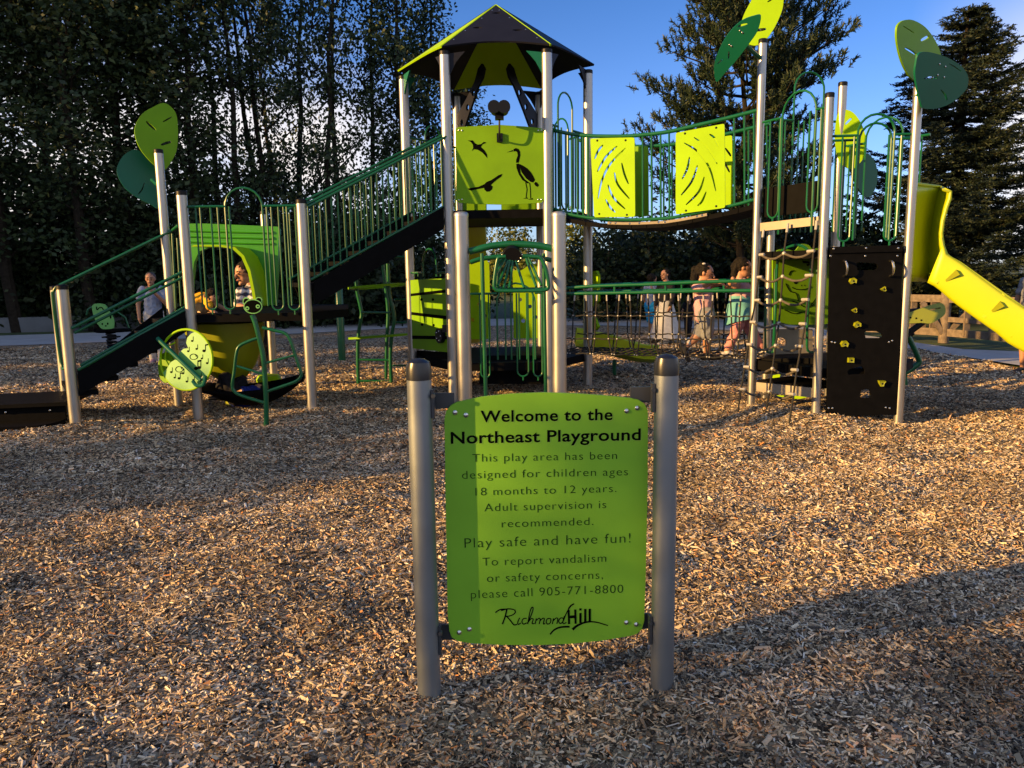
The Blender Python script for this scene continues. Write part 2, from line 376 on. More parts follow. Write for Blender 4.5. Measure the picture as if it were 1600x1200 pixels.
NEED = leafm('pine_needles', (.012, .027, .015), (.024, .042, .020), (.050, .066, .026))
NEEDS = leafm('spruce_needles', (.014, .026, .018), (.026, .042, .026), (.055, .066, .036))
def leaves(C, size, aspect=.62, rs=rng):
    n = len(C); a = rs.normal(size=(n, 3)); a /= np.linalg.norm(a, axis=1)[:, None]
    b = np.cross(a, rs.normal(size=(n, 3))); b /= np.linalg.norm(b, axis=1)[:, None]
    s = (size if np.ndim(size) else np.full(n, size))[:, None]
    return np.stack([C-a*s, C+b*s*aspect, C+a*s, C-b*s*aspect], 1).reshape(-1, 3)
def needles(C, D, ln, wd, rs=rng):                    # thin quads starting at C along D
    n = len(C); D = D/np.linalg.norm(D, axis=1)[:, None]; b = np.cross(D, rs.normal(size=(n, 3))); b /= np.linalg.norm(b, axis=1)[:, None]
    l = ln[:, None]; return np.stack([C-b*wd, C+b*wd, C+D*l+b*wd*.4, C+D*l-b*wd*.4], 1).reshape(-1, 3)
def quads(V): return np.arange(len(V)).reshape(-1, 4)
def limbs(mb, base, top, r0, r1, jit, rs, k=7):
    P = [Vector(base).lerp(Vector(top), i/(k-1))+Vector((rs.normal(0, jit), rs.normal(0, jit), 0))*(0 if i == 0 else 1) for i in range(k)]
    mb.tube(P, [r0+(r1-r0)*i/(k-1) for i in range(k)], 8); return P
def tree_mesh(kind, seed):
    rs = np.random.default_rng(seed); tb = MB(); CL = []; SZ = []
    if kind in ('poplar', 'slim'):
        H = 14; limbs(tb, (0, 0, -.1), (rs.normal(0, .3), rs.normal(0, .3), H), .15, .02, .10, rs, 9)
        for i in range(58 if kind == 'poplar' else 34):
            z = 1.8+(H-2)*rs.beta(1.25, 1.0); r = (.5+1.5*rs.random())*(1-.62*(z/H)**3)
            a = rs.uniform(0, 2*np.pi); e = np.array([r*np.cos(a), r*np.sin(a), z+.5*r]); s = np.array([0, 0, z-.35*r])
            tb.tube([s, (s+e)/2+[0, 0, -.05], e], [.035, .022, .006], 5)
            for f in (.45, .75, 1.0):
                c = s+(e-s)*f+rs.normal(0, .12, 3); k = int(rs.integers(26, 62)); CL.append(c+rs.normal(0, 1, (k, 3))*[.30, .30, .26]); SZ.append(rs.uniform(.05, .105, k))
        m_ = LF_P
    elif kind in ('bush', 'litbush'):
        for i in range(9):
            a = rs.uniform(0, 6.28); limbs(tb, (rs.normal(0, .1), rs.normal(0, .1), -.1), (1.1*np.cos(a), 1.1*np.sin(a), rs.uniform(1.5, 3)), .05, .008, .05, rs, 5)
        for i in range(120):
            d = rs.normal(size=3); d /= np.linalg.norm(d); d[2] = abs(d[2])
            c = d*[1.55, 1.55, 3.2]*rs.uniform(.35, 1.0)*(.82+.3*rs.random())+[0, 0, .15]; k = int(rs.integers(35, 80))
            CL.append(c+rs.normal(0, 1, (k, 3))*[.26, .26, .22]); SZ.append(rs.uniform(.05, .11, k))
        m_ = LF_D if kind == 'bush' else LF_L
    if kind in ('poplar', 'slim', 'bush', 'litbush'):
        V = leaves(np.concatenate(CL), np.concatenate(SZ), rs=rs); k = V.reshape(-1, 4, 3).mean(1)[:, 2] > .05; V = V.reshape(-1, 4, 3)[k].reshape(-1, 3)
        return tb.mesh('trunk', BARK), npmesh('crown', V, quads(V), m_)
    NC, ND, NL = [], [], []; wd = .012
    if kind == 'pine':
        H = 9.4; limbs(tb, (0, 0, -.1), (.2, 0, H), .17, .03, .06, rs, 9)
        for w_ in range(21):
            z = 2.2+w_*.34; R = 3.05*math.sin(math.pi*min(1, (z-.9)/9.6)**.85)+.35
            for b in range(7):
                a = rs.uniform(0, 6.28); r = R*rs.uniform(.55, 1.12); s = np.array([0, 0, z]); e = np.array([r*np.cos(a), r*np.sin(a), z+.28*r+rs.normal(0, .2)])
                md = (s+e)/2+[0, 0, -.10*r]; tb.tube([s, md, e], [.045, .028, .01], 5)
                for q in range(int(6+7*r)):
                    f = rs.uniform(.35, 1.02); p = s*(1-f)**2+2*md*f*(1-f)+e*f*f+rs.normal(0, .13, 3)*[1, 1, .6]
                    k = 38; ax = np.array([np.cos(a)*.5, np.sin(a)*.5, 1.0])+rs.normal(0, .3, 3); ax /= np.linalg.norm(ax); t = rs.uniform(0, .34, k)
                    NC.append(p+ax*t[:, None]); d = rs.normal(0, .75, (k, 3))+ax*1.0; ND.append(d); NL.append(rs.uniform(.08, .16, k))
        m_ = NEED; wd = .017
    else:                                              # spruce: whorls of spreading boughs, drooping then turned up at the tips
        H = 10.0; limbs(tb, (0, 0, -.1), (0, 0, H), .2, .02, .02, rs, 9)
        for w_ in range(34):
            z = .7+w_*.275; R = 3.1*(1-(z/(H+.1)))**.82+.10
            for b in range(8):
                a = rs.uniform(0, 6.28); r = R*rs.uniform(.72, 1.16); u = np.array([np.cos(a), np.sin(a), 0]); sd = np.array([-u[1], u[0], 0]); kk = max(5, int(r*9))
                tip = .16*r if z < 6 else .35*r
                pts = [np.array([0, 0, z])+u*r*f+np.array([0, 0, -.42*r*f*(1-f)*1.6+tip*f*f]) for f in np.linspace(0, 1, 6)]
                tb.tube(pts, [.03, .026, .02, .014, .009, .004], 4)
                for q in range(kk):
                    f = (q+.5)/kk; i = min(4, int(f*5)); p = pts[i]+(pts[i+1]-pts[i])*(f*5-i)
                    for sg in (-1, 1, 0):
                        l2 = (.16+.42*(1-f)*min(1, r/1.6)) if sg else .12; dv = u*.75+sd*sg*.8+np.array([0, 0, rs.normal(-.05, .2)])
                        k = int(15+44*l2); t = rs.uniform(0, l2, k); NC.append(p+dv*t[:, None]+rs.normal(0, .015, (k, 3))); ND.append(dv+rs.normal(0, .75, (k, 3))); NL.append(rs.uniform(.045, .085, k))
        m_ = NEEDS; wd = .014
    V = needles(np.concatenate(NC), np.concatenate(ND), np.concatenate(NL), wd, rs)
    return tb.mesh('trunk', BARK), npmesh('crown', V, quads(V), m_)
TM = {k: [tree_mesh(k, s) for s in ss] for k, ss in dict(poplar=(1, 2, 3, 4), slim=(11, 12, 13), bush=(5, 6, 7), litbush=(8,), pine=(9,), spruce=(10,)).items()}
def tree(kind, name, x, y, sc=1.0, sxy=None, label='', group=None, cat='tree'):
    t = thing(name, label, cat, (x, y, -.03), group, random.uniform(0, 6.28)); sxy = sxy or sc; t.scale = (sxy, sxy, sc)
    tm = random.choice(TM[kind])
    link('trunk', tm[0], t, True); link('crown', tm[1], t, True); return t
def tx(px, Y): return (px-800)*Y/1200*1.0
PL = 'tall dark poplar in the wood at the left, one of the unbroken row'
for px, Y, s in ((-40, 24, .95), (30, 23, 1.0), (95, 25, 1.0), (150, 23, .95), (215, 24.5, 1.05), (270, 26, 1.0), (318, 24, .9), (-90, 25, 1), (0, 29, 1.1), (130, 30, 1.1), (250, 31, 1.1)):
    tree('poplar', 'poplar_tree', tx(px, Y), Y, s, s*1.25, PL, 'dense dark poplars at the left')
PM = 'slender poplar with bare dark stem and sky showing through its leaves'
for px, Y, s in ((352, 26, 1.0), (382, 24.5, 1.0), (411, 27, 1.0), (432, 25.5, .98), (472, 28, 1.05), (511, 25, .95), (541, 27, 1.0), (588, 26, .95), (455, 36, 1.1)):
    tree('slim', 'poplar_tree', tx(px, Y), Y, s, s*.85, PM, 'slender poplars behind the left stairs')
tree('poplar', 'poplar_tree', tx(633, 26), 26, .92, .95, 'poplar just left of the tower roof, its top above the roof line', 'poplars by the tower')
tree('poplar', 'poplar_tree', tx(676, 28), 28, .86, .9, 'poplar behind the left eave of the tower roof, against blue sky')
tree('poplar', 'poplar_tree', tx(738, 27), 27, .55, .75, 'short leafy poplar seen under the tower roof, above the bird panel')
for px, Y, s in ((-70, 24, .9), (20, 24.5, 1.05), (110, 25.6, 1.1), (200, 24.4, 1.0), (285, 24.6, 1.1), (345, 25.4, 1.0), (420, 23, 1.0), (500, 24.4, 1.05), (575, 23.6, 1.1), (640, 25, 1.0), (700, 26, .9), (60, 25, 1.3), (240, 26, 1.3), (390, 29, 1.3), (540, 30, 1.3), (460, 27, 1.2)):
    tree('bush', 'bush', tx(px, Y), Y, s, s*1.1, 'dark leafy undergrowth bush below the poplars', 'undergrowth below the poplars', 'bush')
for px, Y, s in ((935, 24, .85), (985, 25.5, .95), (1040, 24, .95), (1100, 26, 1.0), (1165, 24.5, 1.0), (1230, 25, .95), (1300, 23, 1.0), (1365, 24, .95), (1010, 29, 1.1), (1130, 30, 1.15), (1260, 29, 1.1)):
    tree('bush', 'bush', tx(px, Y), Y, s, s*1.15, 'dark bush in the thicket beyond the path, behind the rope bridge', 'thicket behind the bridge', 'bush')
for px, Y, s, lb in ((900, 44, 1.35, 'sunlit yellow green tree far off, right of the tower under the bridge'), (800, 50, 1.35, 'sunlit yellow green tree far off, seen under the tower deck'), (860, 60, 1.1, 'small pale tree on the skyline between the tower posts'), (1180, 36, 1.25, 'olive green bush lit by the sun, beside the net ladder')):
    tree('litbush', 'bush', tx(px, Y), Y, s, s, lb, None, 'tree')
tree('pine', 'pine_tree', tx(1158, 21.5), 21.5, .97, .83, 'bushy pine with upturned tufts behind the suspended bridge')
tree('spruce', 'spruce_tree', tx(1482, 22.5), 22.5, .86, 1.45, 'dark conical spruce behind the yellow slide')
# trees that stand outside the picture to the left and throw the evening shade
for i, (x, y, s) in enumerate(((-35, 4.2, 1), (-33, 6.6, 1.05), (-36, 9, 1.1), (-33, 11.4, 1.1), (-36, 14, 1.1), (-33, 16.5, 1.1), (-36, 19, 1.15), (-33, 21.5, 1.15), (-38, 6, 1.1), (-39, 11, 1.2), (-39, 16, 1.2))):
    tree('poplar', 'poplar_tree', x, y, s, s*1.35, 'poplar on the sunset side of the playground, outside the view', 'poplars to the west')
for i, (y, s) in enumerate(((3.2, 3.8), (6.0, 3.4), (7.8, 3.3), (10.6, 3.2), (13.4, 3.3), (16.2, 3.3), (19, 3.3))):
    tree('bush', 'leafy_tree', -30.5-(i % 2)*1.5, y, s, .85 if i == 0 else 1.25, 'broad leafy tree on the sunset side of the playground, outside the view', 'broad trees to the west')
random.seed(5)
for x, y, s in ((-17.6, -4.55, .43), (-17.5, -7.0, .6), (-19, -6.4, .5), (-16.5, -10.6, .75), (-15, -13, .8)):
    tree('poplar', 'poplar_tree', x, y, s, s*1.0, 'young poplar behind the photographer, outside the view', 'poplars behind the camera')
for x, y, s, w_ in ((-20, -1.15, 1.9, .74), (-20.4, .45, 1.8, .78), (-21, -.4, 1.9, .75), (-12, -2.9, 1.05, .78), (-12.6, -3.55, 1.55, .58), (-9, -4.6, .9, .8)):
    tree('bush', 'bush', x, y, s, w_, 'tall bush on the sunset side of the playground, outside the view', 'bushes to the west', 'bush')
# lamp post far right
lp = thing('street_lamp', 'thin grey lamp post far off beside the spruce', 'lamp post', (tx(1590, 40), 40, 0))
MB().tube([(lp.location.x, 40, 0), (lp.location.x, 40, 4.35)], [.09, .06], 10).build('pole', POST, lp)
MB().box((lp.location.x-.25, 40, 4.35), (.6, .2, .1)).build('lamp_head', POST, lp)

# ------------------------------------------------------------------ play structure
PS = thing('play_structure', 'green and lime play structure with roofed tower, stairs, bridges and yellow slide', 'play structure', (0, 9.5, 0))
def gzf(x, y): return float(gz(np.float64(x), np.float64(y)))
def post(p, zt, r=.06, capm=CAPM, parent=None, mt=None, dome=0.0):
    x, y = p[:2]; z0 = gzf(x, y)-.05
    o = MB().lathe([(r, z0), (r, zt-.02)], (x, y, 0), 24).build('post', mt or POST, parent or PS)
    c = [(r*1.03, zt-.035), (r*1.03, zt+.004), (r*.9, zt+.012+dome*.7), (r*.5, zt+.016+dome), (0, zt+.018+dome*1.1)]
    MB().lathe(c, (x, y, 0), 24).build('cap', capm, o); return o
def bolt(mb, pf, u, r=.012, h=0.0, mi=0):
    c = pf.w(u, h); R = Matrix((pf.ex, pf.ey, pf.n)).transposed(); mb.ell(c, (r, r, r*.6), mi, 8, 5, R)
def zof(px, py, Y): return W(px, py, Y).z
# tower posts ------------------------------------------------------
T1, T2, T3, T4, T5, T6 = (-.725, 9.36), (.46, 9.34), (1.02, 10.2), (.445, 11.34), (-.725, 11.34), (-1.34, 10.36)
for p in (T1, T2): post(p, 4.09)
for p in (T3, T6): post(p, 4.06)
for p in (T4, T5): post(p, 4.05)
LF, LR, LB, LK, LQ = (-3.49, 8.4), (-2.24, 8.47), (-4.14, 9.4), (-3.36, 10.75), (-2.2, 10.5)
post(LF, zof(289, 300, 8.4), .055); post(LR, zof(474, 313, 8.47), .055); post(LB, zof(247, 235, 9.4), .052); post(LK, 2.42, .052)
SF, SB = (-4.6, 7.95), (-5.2, 8.85)
post(SF, zof(100, 447, 7.95), .057); post(SB, 1.47, .055)
R1, R2, R3, R5, R6 = (2.67, 8.45), (3.07, 7.64), (3.88, 7.58), (3.82, 9.15), (3.0, 8.98)
post(R1, 3.92, .043); post(R2, zof(1296, 147, 7.64), .043); post(R3, zof(1427, 130, 7.58), .043); post(R5, zof(1311, 130, 9.15), .05); post(R6, 2.05, .045)
R4 = (4.45, 8.35)

# tower deck + roof ---------------------------------------------------
def inset(poly, d):
    cx_ = sum(p[0] for p in poly)/len(poly); cy_ = sum(p[1] for p in poly)/len(poly)
    return [(cx_+(x-cx_)*d, cy_+(y-cy_)*d) for x, y in poly]
HEX = [T1, T2, T3, T4, T5, T6]; zT = zof(780, 328, 9.4)
MB().prism(inset(HEX, .985), zT-.10, zT).build('deck', BLACK, PS)
zR = 4.12; zA = zof(772, 10, 10.35)
ro = thing_ = MB(); rc = ((T1[0]+T2[0])/2, 10.35)
eave = [(rc[0]+(x-rc[0])*1.06, rc[1]+(y-rc[1])*1.06, zR) for x, y in HEX]
roof = link('roof', None, PS) if False else None
ROOFLIT = mat('lime_roof_panel_lit', (.36, .56, .004), .45, 0, .06, 3, spec=.2)  # lime lightened in colour to brighten the back panel's shaded underside
ROOFB = mat('black_roof_panel', (.009, .010, .017), .5, 0, .15, 4, spec=.15)
apex = (rc[0], rc[1], zA)
first = None
for i in range(6):
    a, b = Vector(eave[i]), Vector(eave[(i+1) % 6]); ap = Vector(apex)
    n = (b-a).cross(ap-a).normalized()
    if n.z < 0: n = -n
    pf = PF(a, n); q = lambda v: ((v-pf.o).dot(pf.ex), (v-pf.o).dot(pf.ey))
    A, B, C = q(a), q(b), q(ap)
    out = [A]+[(A[0]+(B[0]-A[0])*t, A[1]+(B[1]-A[1])*t+.13*math.sin(math.pi*t)*(1 if i in (0, 1, 5) else .55)) for t in np.linspace(.06, .94, 12)]+[B, C]
    lime = i in (5, 3)
    hs = []
    if i == 0:
        for hx, hy in ((.5, .78), (.32, .42), (.70, .34)):
            c0 = (A[0]+(B[0]-A[0])*hx, (C[1]-A[1])*hy+A[1]); hs.append([(c0[0]+.055*math.cos(t)*(1+.3*math.sin(3*t+hx*9)), c0[1]+.028*math.sin(t)) for t in np.linspace(0, 6.28, 11)[:-1]])
    m_ = MB().plate(pf, out, .02, hs, 0)
    o = m_.build('roof_panel', ROOFLIT if i == 3 else LIMEB if lime else ROOFB, PS)
    if i == 0:
        k = MB()
        for t in (.15, .35, .65, .85): bolt(k, pf, (A[0]+(C[0]-A[0])*t+.05, A[1]+(C[1]-A[1])*t), .010, .02); bolt(k, pf, (B[0]+(C[0]-B[0])*t-.05, B[1]+(C[1]-B[1])*t), .010, .02)
        k.build('bolts', STEEL, o)
    # ridge cap
    MB().tube([a+n*.012, ap+n*.012], .014, 6).build('ridge_cap', LIMEB if i in (0, 1) else ROOFB, o)
# gussets under the eaves and the arched braces inside
for i, p in enumerate(HEX):
    for q_ in (HEX[(i+1) % 6], HEX[i-1]):
        d = Vector((q_[0]-p[0], q_[1]-p[1], 0)).normalized(); pf = PF((p[0], p[1], 0), (d.y, -d.x, 0)); sg = 1 if pf.ex.dot(d) > 0 else -1
        s0 = .05*sg; P = [(s0, zR-.05), (sg*.24, zR-.03), (sg*.19, zR-.08), (sg*.13, zR-.15), (sg*.085, zR-.23), (s0, zR-.30)]
        MB().plate(pf, P if sg < 0 else P, .02).build('gusset', DLEAF if (i, q_ == HEX[(i+1) % 6]) in ((1, False), (5, True), (5, False)) else ROOFB, PS)  # green only on sunlit gussets; the black ones have shade in their colour
    if i in (3, 4):
        d = Vector((apex[0]-p[0], apex[1]-p[1], 0)).normalized(); pf = PF((p[0], p[1], 0), (d.y, -d.x, 0)); sg = 1 if pf.ex.dot(d) > 0 else -1
        out = [(sg*x, z) for x, z in ((.05, 3.25), (.16, 3.42), (.42, 3.72), (.70, 4.02), (.82, 4.10), (.87, 4.20), (.80, 4.28), (.70, 4.24), (.60, 4.10), (.35, 3.92), (.05, 3.75))]
        hs = [[(sg*cx_+.045*math.cos(t), cz_+.045*math.sin(t)) for t in np.linspace(0, 6.28, 9)[:-1]] for cx_, cz_ in ((.20, 3.63), (.38, 3.80), (.55, 3.96))]
        MB().plate(pf, out, .03, hs).build('roof_brace', ROOFB, PS)

# bird panel ---------------------------------------------------------
pf = VP((T1[0], 9.34), (T2[0], 9.32)); px = lambda L_: [pf.px(x, y) for x, y in L_]
out = px([(712, 202), (716, 199), (740, 197.5), (781, 195.5), (820, 198), (846, 201), (850, 205), (850.5, 312), (846, 317), (815, 319), (781, 320), (745, 319), (717, 317), (713, 313)])
bird = [
 [(730.5, 220), (739, 219.8), (742, 224), (746.5, 226.5), (752, 225.5), (756, 222), (760.5, 223.3), (754, 226), (751.5, 230), (757, 235), (761, 241.5), (761.5, 247.5), (758.5, 244), (754, 239), (747, 234.5), (741, 233.5), (737.5, 236), (739.5, 231.5), (739, 226.5), (735.5, 222)],
 [(731, 295), (738, 293.5), (748, 292), (757, 288), (760.5, 284.5), (767, 282), (774, 277.5), (779, 274), (785, 272), (783.5, 276), (776.5, 281), (770.5, 286), (767, 289.5), (770, 291.5), (769, 296), (765, 299.5), (760.5, 299.8), (757, 296.5), (756.5, 293.8), (748, 295.5), (736, 298), (733, 297)],
 [(792, 238.5), (801.3, 234.8), (801.3, 236.8)],
 [(802.3, 233.5), (806, 231.7), (810, 233), (812.5, 237), (813, 243), (811.5, 250), (810.5, 254.5), (806.3, 254.7), (806.5, 250), (809, 243), (808, 238), (805.5, 236.6), (802.5, 237.2)],
 [(806.6, 256.5), (810, 255.8), (817, 259), (824, 263.5), (830, 270), (834, 277), (836, 281.5), (833, 285.5), (829, 284.5), (822, 279), (815, 269.5), (812.5, 262), (813.5, 271), (820, 280.5), (828, 286.5), (824, 286.7), (816, 281.5), (810.5, 272.5), (807, 263)],
 [(836.5, 284.5), (839, 285.3), (842, 289.5), (840, 292.3), (837, 291), (834.3, 287.3)],
 [(820.6, 285), (822, 285), (824.2, 296), (822.6, 309), (821.3, 309), (822.8, 296)], [(826.8, 286), (828.2, 286), (829.3, 296), (829.8, 310), (828.4, 310), (828, 296)],
 [(817, 310.4), (824, 308.8), (825, 310.6)], [(824.5, 312), (832, 309.8), (833, 312)]]
BP = MB().plate(pf, out, .02)
for q_ in bird: BP.plate(pf, px(q_), .002, (), 1, .0201)
for x, y in ((717, 204), (722, 204.5), (841, 204.5), (846, 204), (717, 313), (722, 312), (841, 312), (846, 312)): bolt(BP, pf, pf.px(x, y), .010, .022, 2)
bpo = BP.build('bird_panel', [LIME, INK, STEEL], PS, label='lime panel with three dark bird silhouettes')
# the scope on its stalk, standing out in front of the panel
s = MB(); b0 = pf.at(781, 219, .02); e0 = pf.at(781, 188, .17); m0 = pf.at(781, 215, .15)
s.tube(cr([tuple(b0), tuple(pf.at(781, 219, .10)), tuple(m0), tuple(pf.at(781, 200, .17)), tuple(e0)], 4, False), .011, 8)
s.box(pf.at(781, 216, .035), (.07, .03, .10)); s.box(pf.at(781, 186.5, .17), (.10, .10, .07))
for sx in (-1, 1):
    c0 = pf.at(781+sx*6.2, 176, .10); c1 = pf.at(781+sx*7.5, 176, .30); s.tube([c0, c1], .058, 14); s.tube([c1, c1-Vector((0, .05, 0))], .072, 14)
s.build('viewing_scope', CAPM, PS)

# generic railing --------------------------------------------------------
def rail_run(A, B, za, zb, h, n, r=.017, br=.009, name='stair_railing', skip=(), lower=None, double=False):
    A, B = Vector((*A, za)), Vector((*B, zb)); up = Vector((0, 0, h)); k = MB().tube([A+up, B+up], r, 10).tube([A, B], r*.9, 10)
    if double: d = Vector((B.y-A.y, A.x-B.x, 0)).normalized()*.05; k.tube([A+up+d+Vector((0, 0, -.03)), B+up+d+Vector((0, 0, -.03))], r*.9, 10)
    o = k.build(name, GREEN, PS)
    for i in range(n):
        f = (i+.6)/(n+.2); p = A.lerp(B, f); MB().tube([p, p+up], br, 8).build('baluster', GREEN, o)
    return o
def arch_guard(A, B, z0, z1, u0, u1, rise, ends=True, bars=(), loops=(), r=.014, br=.010, extra=None, name='guard_rail'):
    """panel between two posts: a top rail broken by a hoop, straight bars, and pairs of bars joined by a U at the bottom"""
    A, B = Vector((*A, 0)), Vector((*B, 0)); wd = (B-A).length
    P = lambda u, z: A.lerp(B, u)+Vector((0, 0, z))
    rr = (u1-u0)*wd/2
    hoop = [P(u0, z0+.02), P(u0, z1+rise-rr)]+[P((u0+u1)/2-(u1-u0)/2*math.cos(t), z1+rise-rr+rr*math.sin(t)) for t in np.linspace(.2, math.pi-.2, 9)]+[P(u1, z1+rise-rr), P(u1, z0+.02)]
    k = MB().tube(hoop, br*1.15, 8)
    k.tube([P(.02, z1), P(u0, z1)], r, 8).tube([P(u1, z1), P(.98, z1)], r, 8)
    o = k.build(name, GREEN, PS)
    for u in bars: MB().tube([P(u, z0+.02), P(u, z1)], br, 8).build('bar', GREEN, o)
    for ua, ub, zb in loops:
        q = (ub-ua)*wd/2; U = [P(ua, z1)]+[P((ua+ub)/2-(ub-ua)/2*math.cos(t), zb+q-q*math.sin(t)) for t in np.linspace(0, math.pi, 8)]+[P(ub, z1)]
        MB().tube(U, br, 8).tube([P((ua+ub)/2, zb), P((ua+ub)/2, zb-.05)], br, 6).build('bar_loop', GREEN, o)
    return o

# ---- left stairs
zL = zof(390, 490, 8.43)
LD = [LF, LR, (-1.9, 9.1), (-2.2, 10.5), LK, LB]
MB().prism(inset(LD, .98), zL-.09, zL).build('deck', BLACK, PS)
zq = lambda px_, py, p: W(px_, py, p[1]).z
def band(A, B, a, b, n=2): pass
# handrails: near side SF->LF, far side SB->LB
def hand(A, B, pa, pb, r=.019):
    a = W(pa[0], pa[1], A[1]); b = W(pb[0], pb[1], B[1]); return a, b
k = MB()
a, b = hand(SF, LF, (112, 513), (287, 424)); k.tube([a, b], .017, 10); k.tube([a+Vector((0, .04, -.05)), b+Vector((0, .04, -.05))], .015, 10)
a2, b2 = hand(SF, LF, (122, 578), (290, 484)); k.tube([a2, b2], .017, 10); k.tube([a2+Vector((0, .05, .04)), b2+Vector((0, .05, .04))], .015, 10)
k.build('stair_railing', GREEN, PS)
k = MB(); a3, b3 = hand(SB, LB, (93, 446), (268, 361)); e3 = W(279, 352, 9.3)
k.tube([a3, b3, e3], .019, 10)
lp_ = [W(100, 448, 8.3), W(90, 447, 8.3), W(85, 454, 8.3), W(84, 466, 8.3), W(96, 562, 8.3), W(103, 572, 8.2), W(112, 572, 8.05)]
k.tube(cr([tuple(p) for p in lp_], 4, False), .014, 8)
k.tube(cr([tuple(p+Vector((.06, -.12, -.01))) for p in lp_], 4, False), .014, 8)
k.build('stair_railing', GREEN, PS)
pfS = VP((SF[0]+.05, SF[1]+.02), (LF[0], LF[1]+.02))
MB().plate(pfS, [pfS.px(x, y) for x, y in ((121, 576), (289, 486), (300, 492), (300, 512), (256, 541), (125, 617))], .03).build('stair_stringer', BLACK, PS)
pfS2 = VP((SB[0], SB[1]), (LB[0], LB[1])); zz = [(0, .12), (1.1, .98), (1.1, 1.2), (0, .36)]
MB().plate(pfS2, [(u, z) for u, z in zz], .03).build('stair_stringer', BLACK, PS)
for i in range(6):
    f = (i+.5)/6; a = Vector((*SF, 0)).lerp(Vector((*LF, 0)), f); b = Vector((*SB, 0)).lerp(Vector((*LB, 0)), f); z = .30+(zL-.34)*f+.03
    d = (Vector((*LF, 0))-Vector((*SF, 0))).normalized()*.14
    v = [a-d, a+d, b+d, b-d]; k = MB(); k.prism([(q.x, q.y) for q in v], z-.05, z); k.build('stair_step', BLACK, PS)
# loops of bars beside the top of the stairs, between LB and LF
o = None
for i, (x, y0, y1) in enumerate(((269, 365, 482), (277, 372, 478), (284, 360, 470))):
    MB().tube([W(x, y0, 9.0-.15*i), W(x+6, y1, 9.0-.15*i)], .012, 8).build('bar', GREEN, PS)
# landing steps at the far left
st = MB()
top = [G(0, 632, .32), G(108, 627, .32), G(108, 612, .32), G(-40, 616, .32)]
zst = .32; zlo = .13
A = W(106, 628, 8.02); B = W(-140, 638, 7.75)
d = Vector((B.x-A.x, B.y-A.y, 0)).normalized(); nn_ = Vector((-d.y, d.x, 0))
if nn_.y < 0: nn_ = -nn_
A0 = Vector((A.x, A.y, 0)); B0 = Vector((B.x, B.y, 0))
MB().prism([(q.x, q.y) for q in (B0, A0, A0+nn_*.85, B0+nn_*.85)], A.z-.04, A.z).build('landing_step', BLACK, PS)
A1 = A0-Vector((.06, 0, 0)); B1 = B0
MB().prism([(q.x, q.y) for q in (B1+nn_*.05, A1+nn_*.05, A1+nn_*.09, B1+nn_*.09)], .06, A.z-.04).build('step_riser', BLACK, PS)
MB().prism([(q.x, q.y) for q in (B1-nn_*.36, A1-nn_*.30+d*.14, A1-nn_*.22+d*.05, A1-nn_*.05, A1+nn_*.045, B1+nn_*.045)], .03, .09).build('landing_step', BLACK, PS)
k = MB()
for t in (.1, .4, .7): k.ell(A1.lerp(B1, t)+nn_*.04+Vector((0, 0, A.z-.09)), (.014, .008, .014))
k.build('bolts', STEEL, PS)

# ---- guard and hood on the left deck
zr = zof(390, 322, 8.43)
def ub(px_, A, B): 
    p = VP(A, B); u = p.px(px_, 400)[0]; u0 = (Vector((*A, 0))-p.o).dot(p.ex); return (u-u0)/(Vector((*B, 0))-Vector((*A, 0))).length
uu = lambda x: ub(x, LF, LR)
arch_guard(LF, LR, zL+.06, zr, uu(357), uu(414.5), zof(386, 293, 8.43)-zr, bars=(uu(311), uu(428), uu(439), uu(452)),
           loops=((uu(318), uu(334), zL+.05), (uu(345), uu(363), zL+.05), (uu(421), uu(439), zL+.03), (uu(447), uu(465), zL+.03)))
pfH = PF((0, 9.95, 0), (0, -1, 0)); px = lambda L_, q_=None: [(q_ or pfH).px(x, y) for x, y in L_]
ho = px([(264, 346), (300, 346), (417, 351), (419, 356), (417, 420), (414, 470), (411, 479)])+px([(400, 480), (396, 455), (390, 425), (380, 402), (366, 389), (345, 385.5), (302, 385.5), (288, 392), (280, 410), (277, 440), (276, 478), (264, 478)])
hd = MB().plate(pfH, ho, .07, bend=None)
for i in range(1): pass
# depth of the molded arch
ho_o = MB(); ho_o.plate(pfH, ho, .09, h0=-.55)
hood = ho_o.build('slide_hood', HOODM, PS)
for y in (357, 366, 375):
    MB().tube([pfH.at(270, y, -.455), pfH.at(408, y+3.5, -.455)], .022, 8).build('hood_rib', HOODM, hood)
ho_i = px([(302, 385.5), (345, 385.5), (366, 389), (380, 402), (390, 425), (396, 455), (400, 480)])
k = MB(); n_ = len(ho_i); k.add([pfH.w(p, .07) for p in ho_i]+[pfH.w(p, -.52) for p in ho_i]+[pfH.w((p[0]+.035, p[1]+.02), .07) for p in ho_i]+[pfH.w((p[0]+.035, p[1]+.02), -.52) for p in ho_i],
    [(i, i+1, n_+i+1, n_+i) for i in range(n_-1)]+[(2*n_+i+1, 2*n_+i, 3*n_+i, 3*n_+i+1) for i in range(n_-1)]+[(i+1, i, 2*n_+i, 2*n_+i+1) for i in range(n_-1)])
k.build('hood_lit_edge', LIMEB, hood)  # bright lime puts the sunlight on the arch's inner edge into its colour
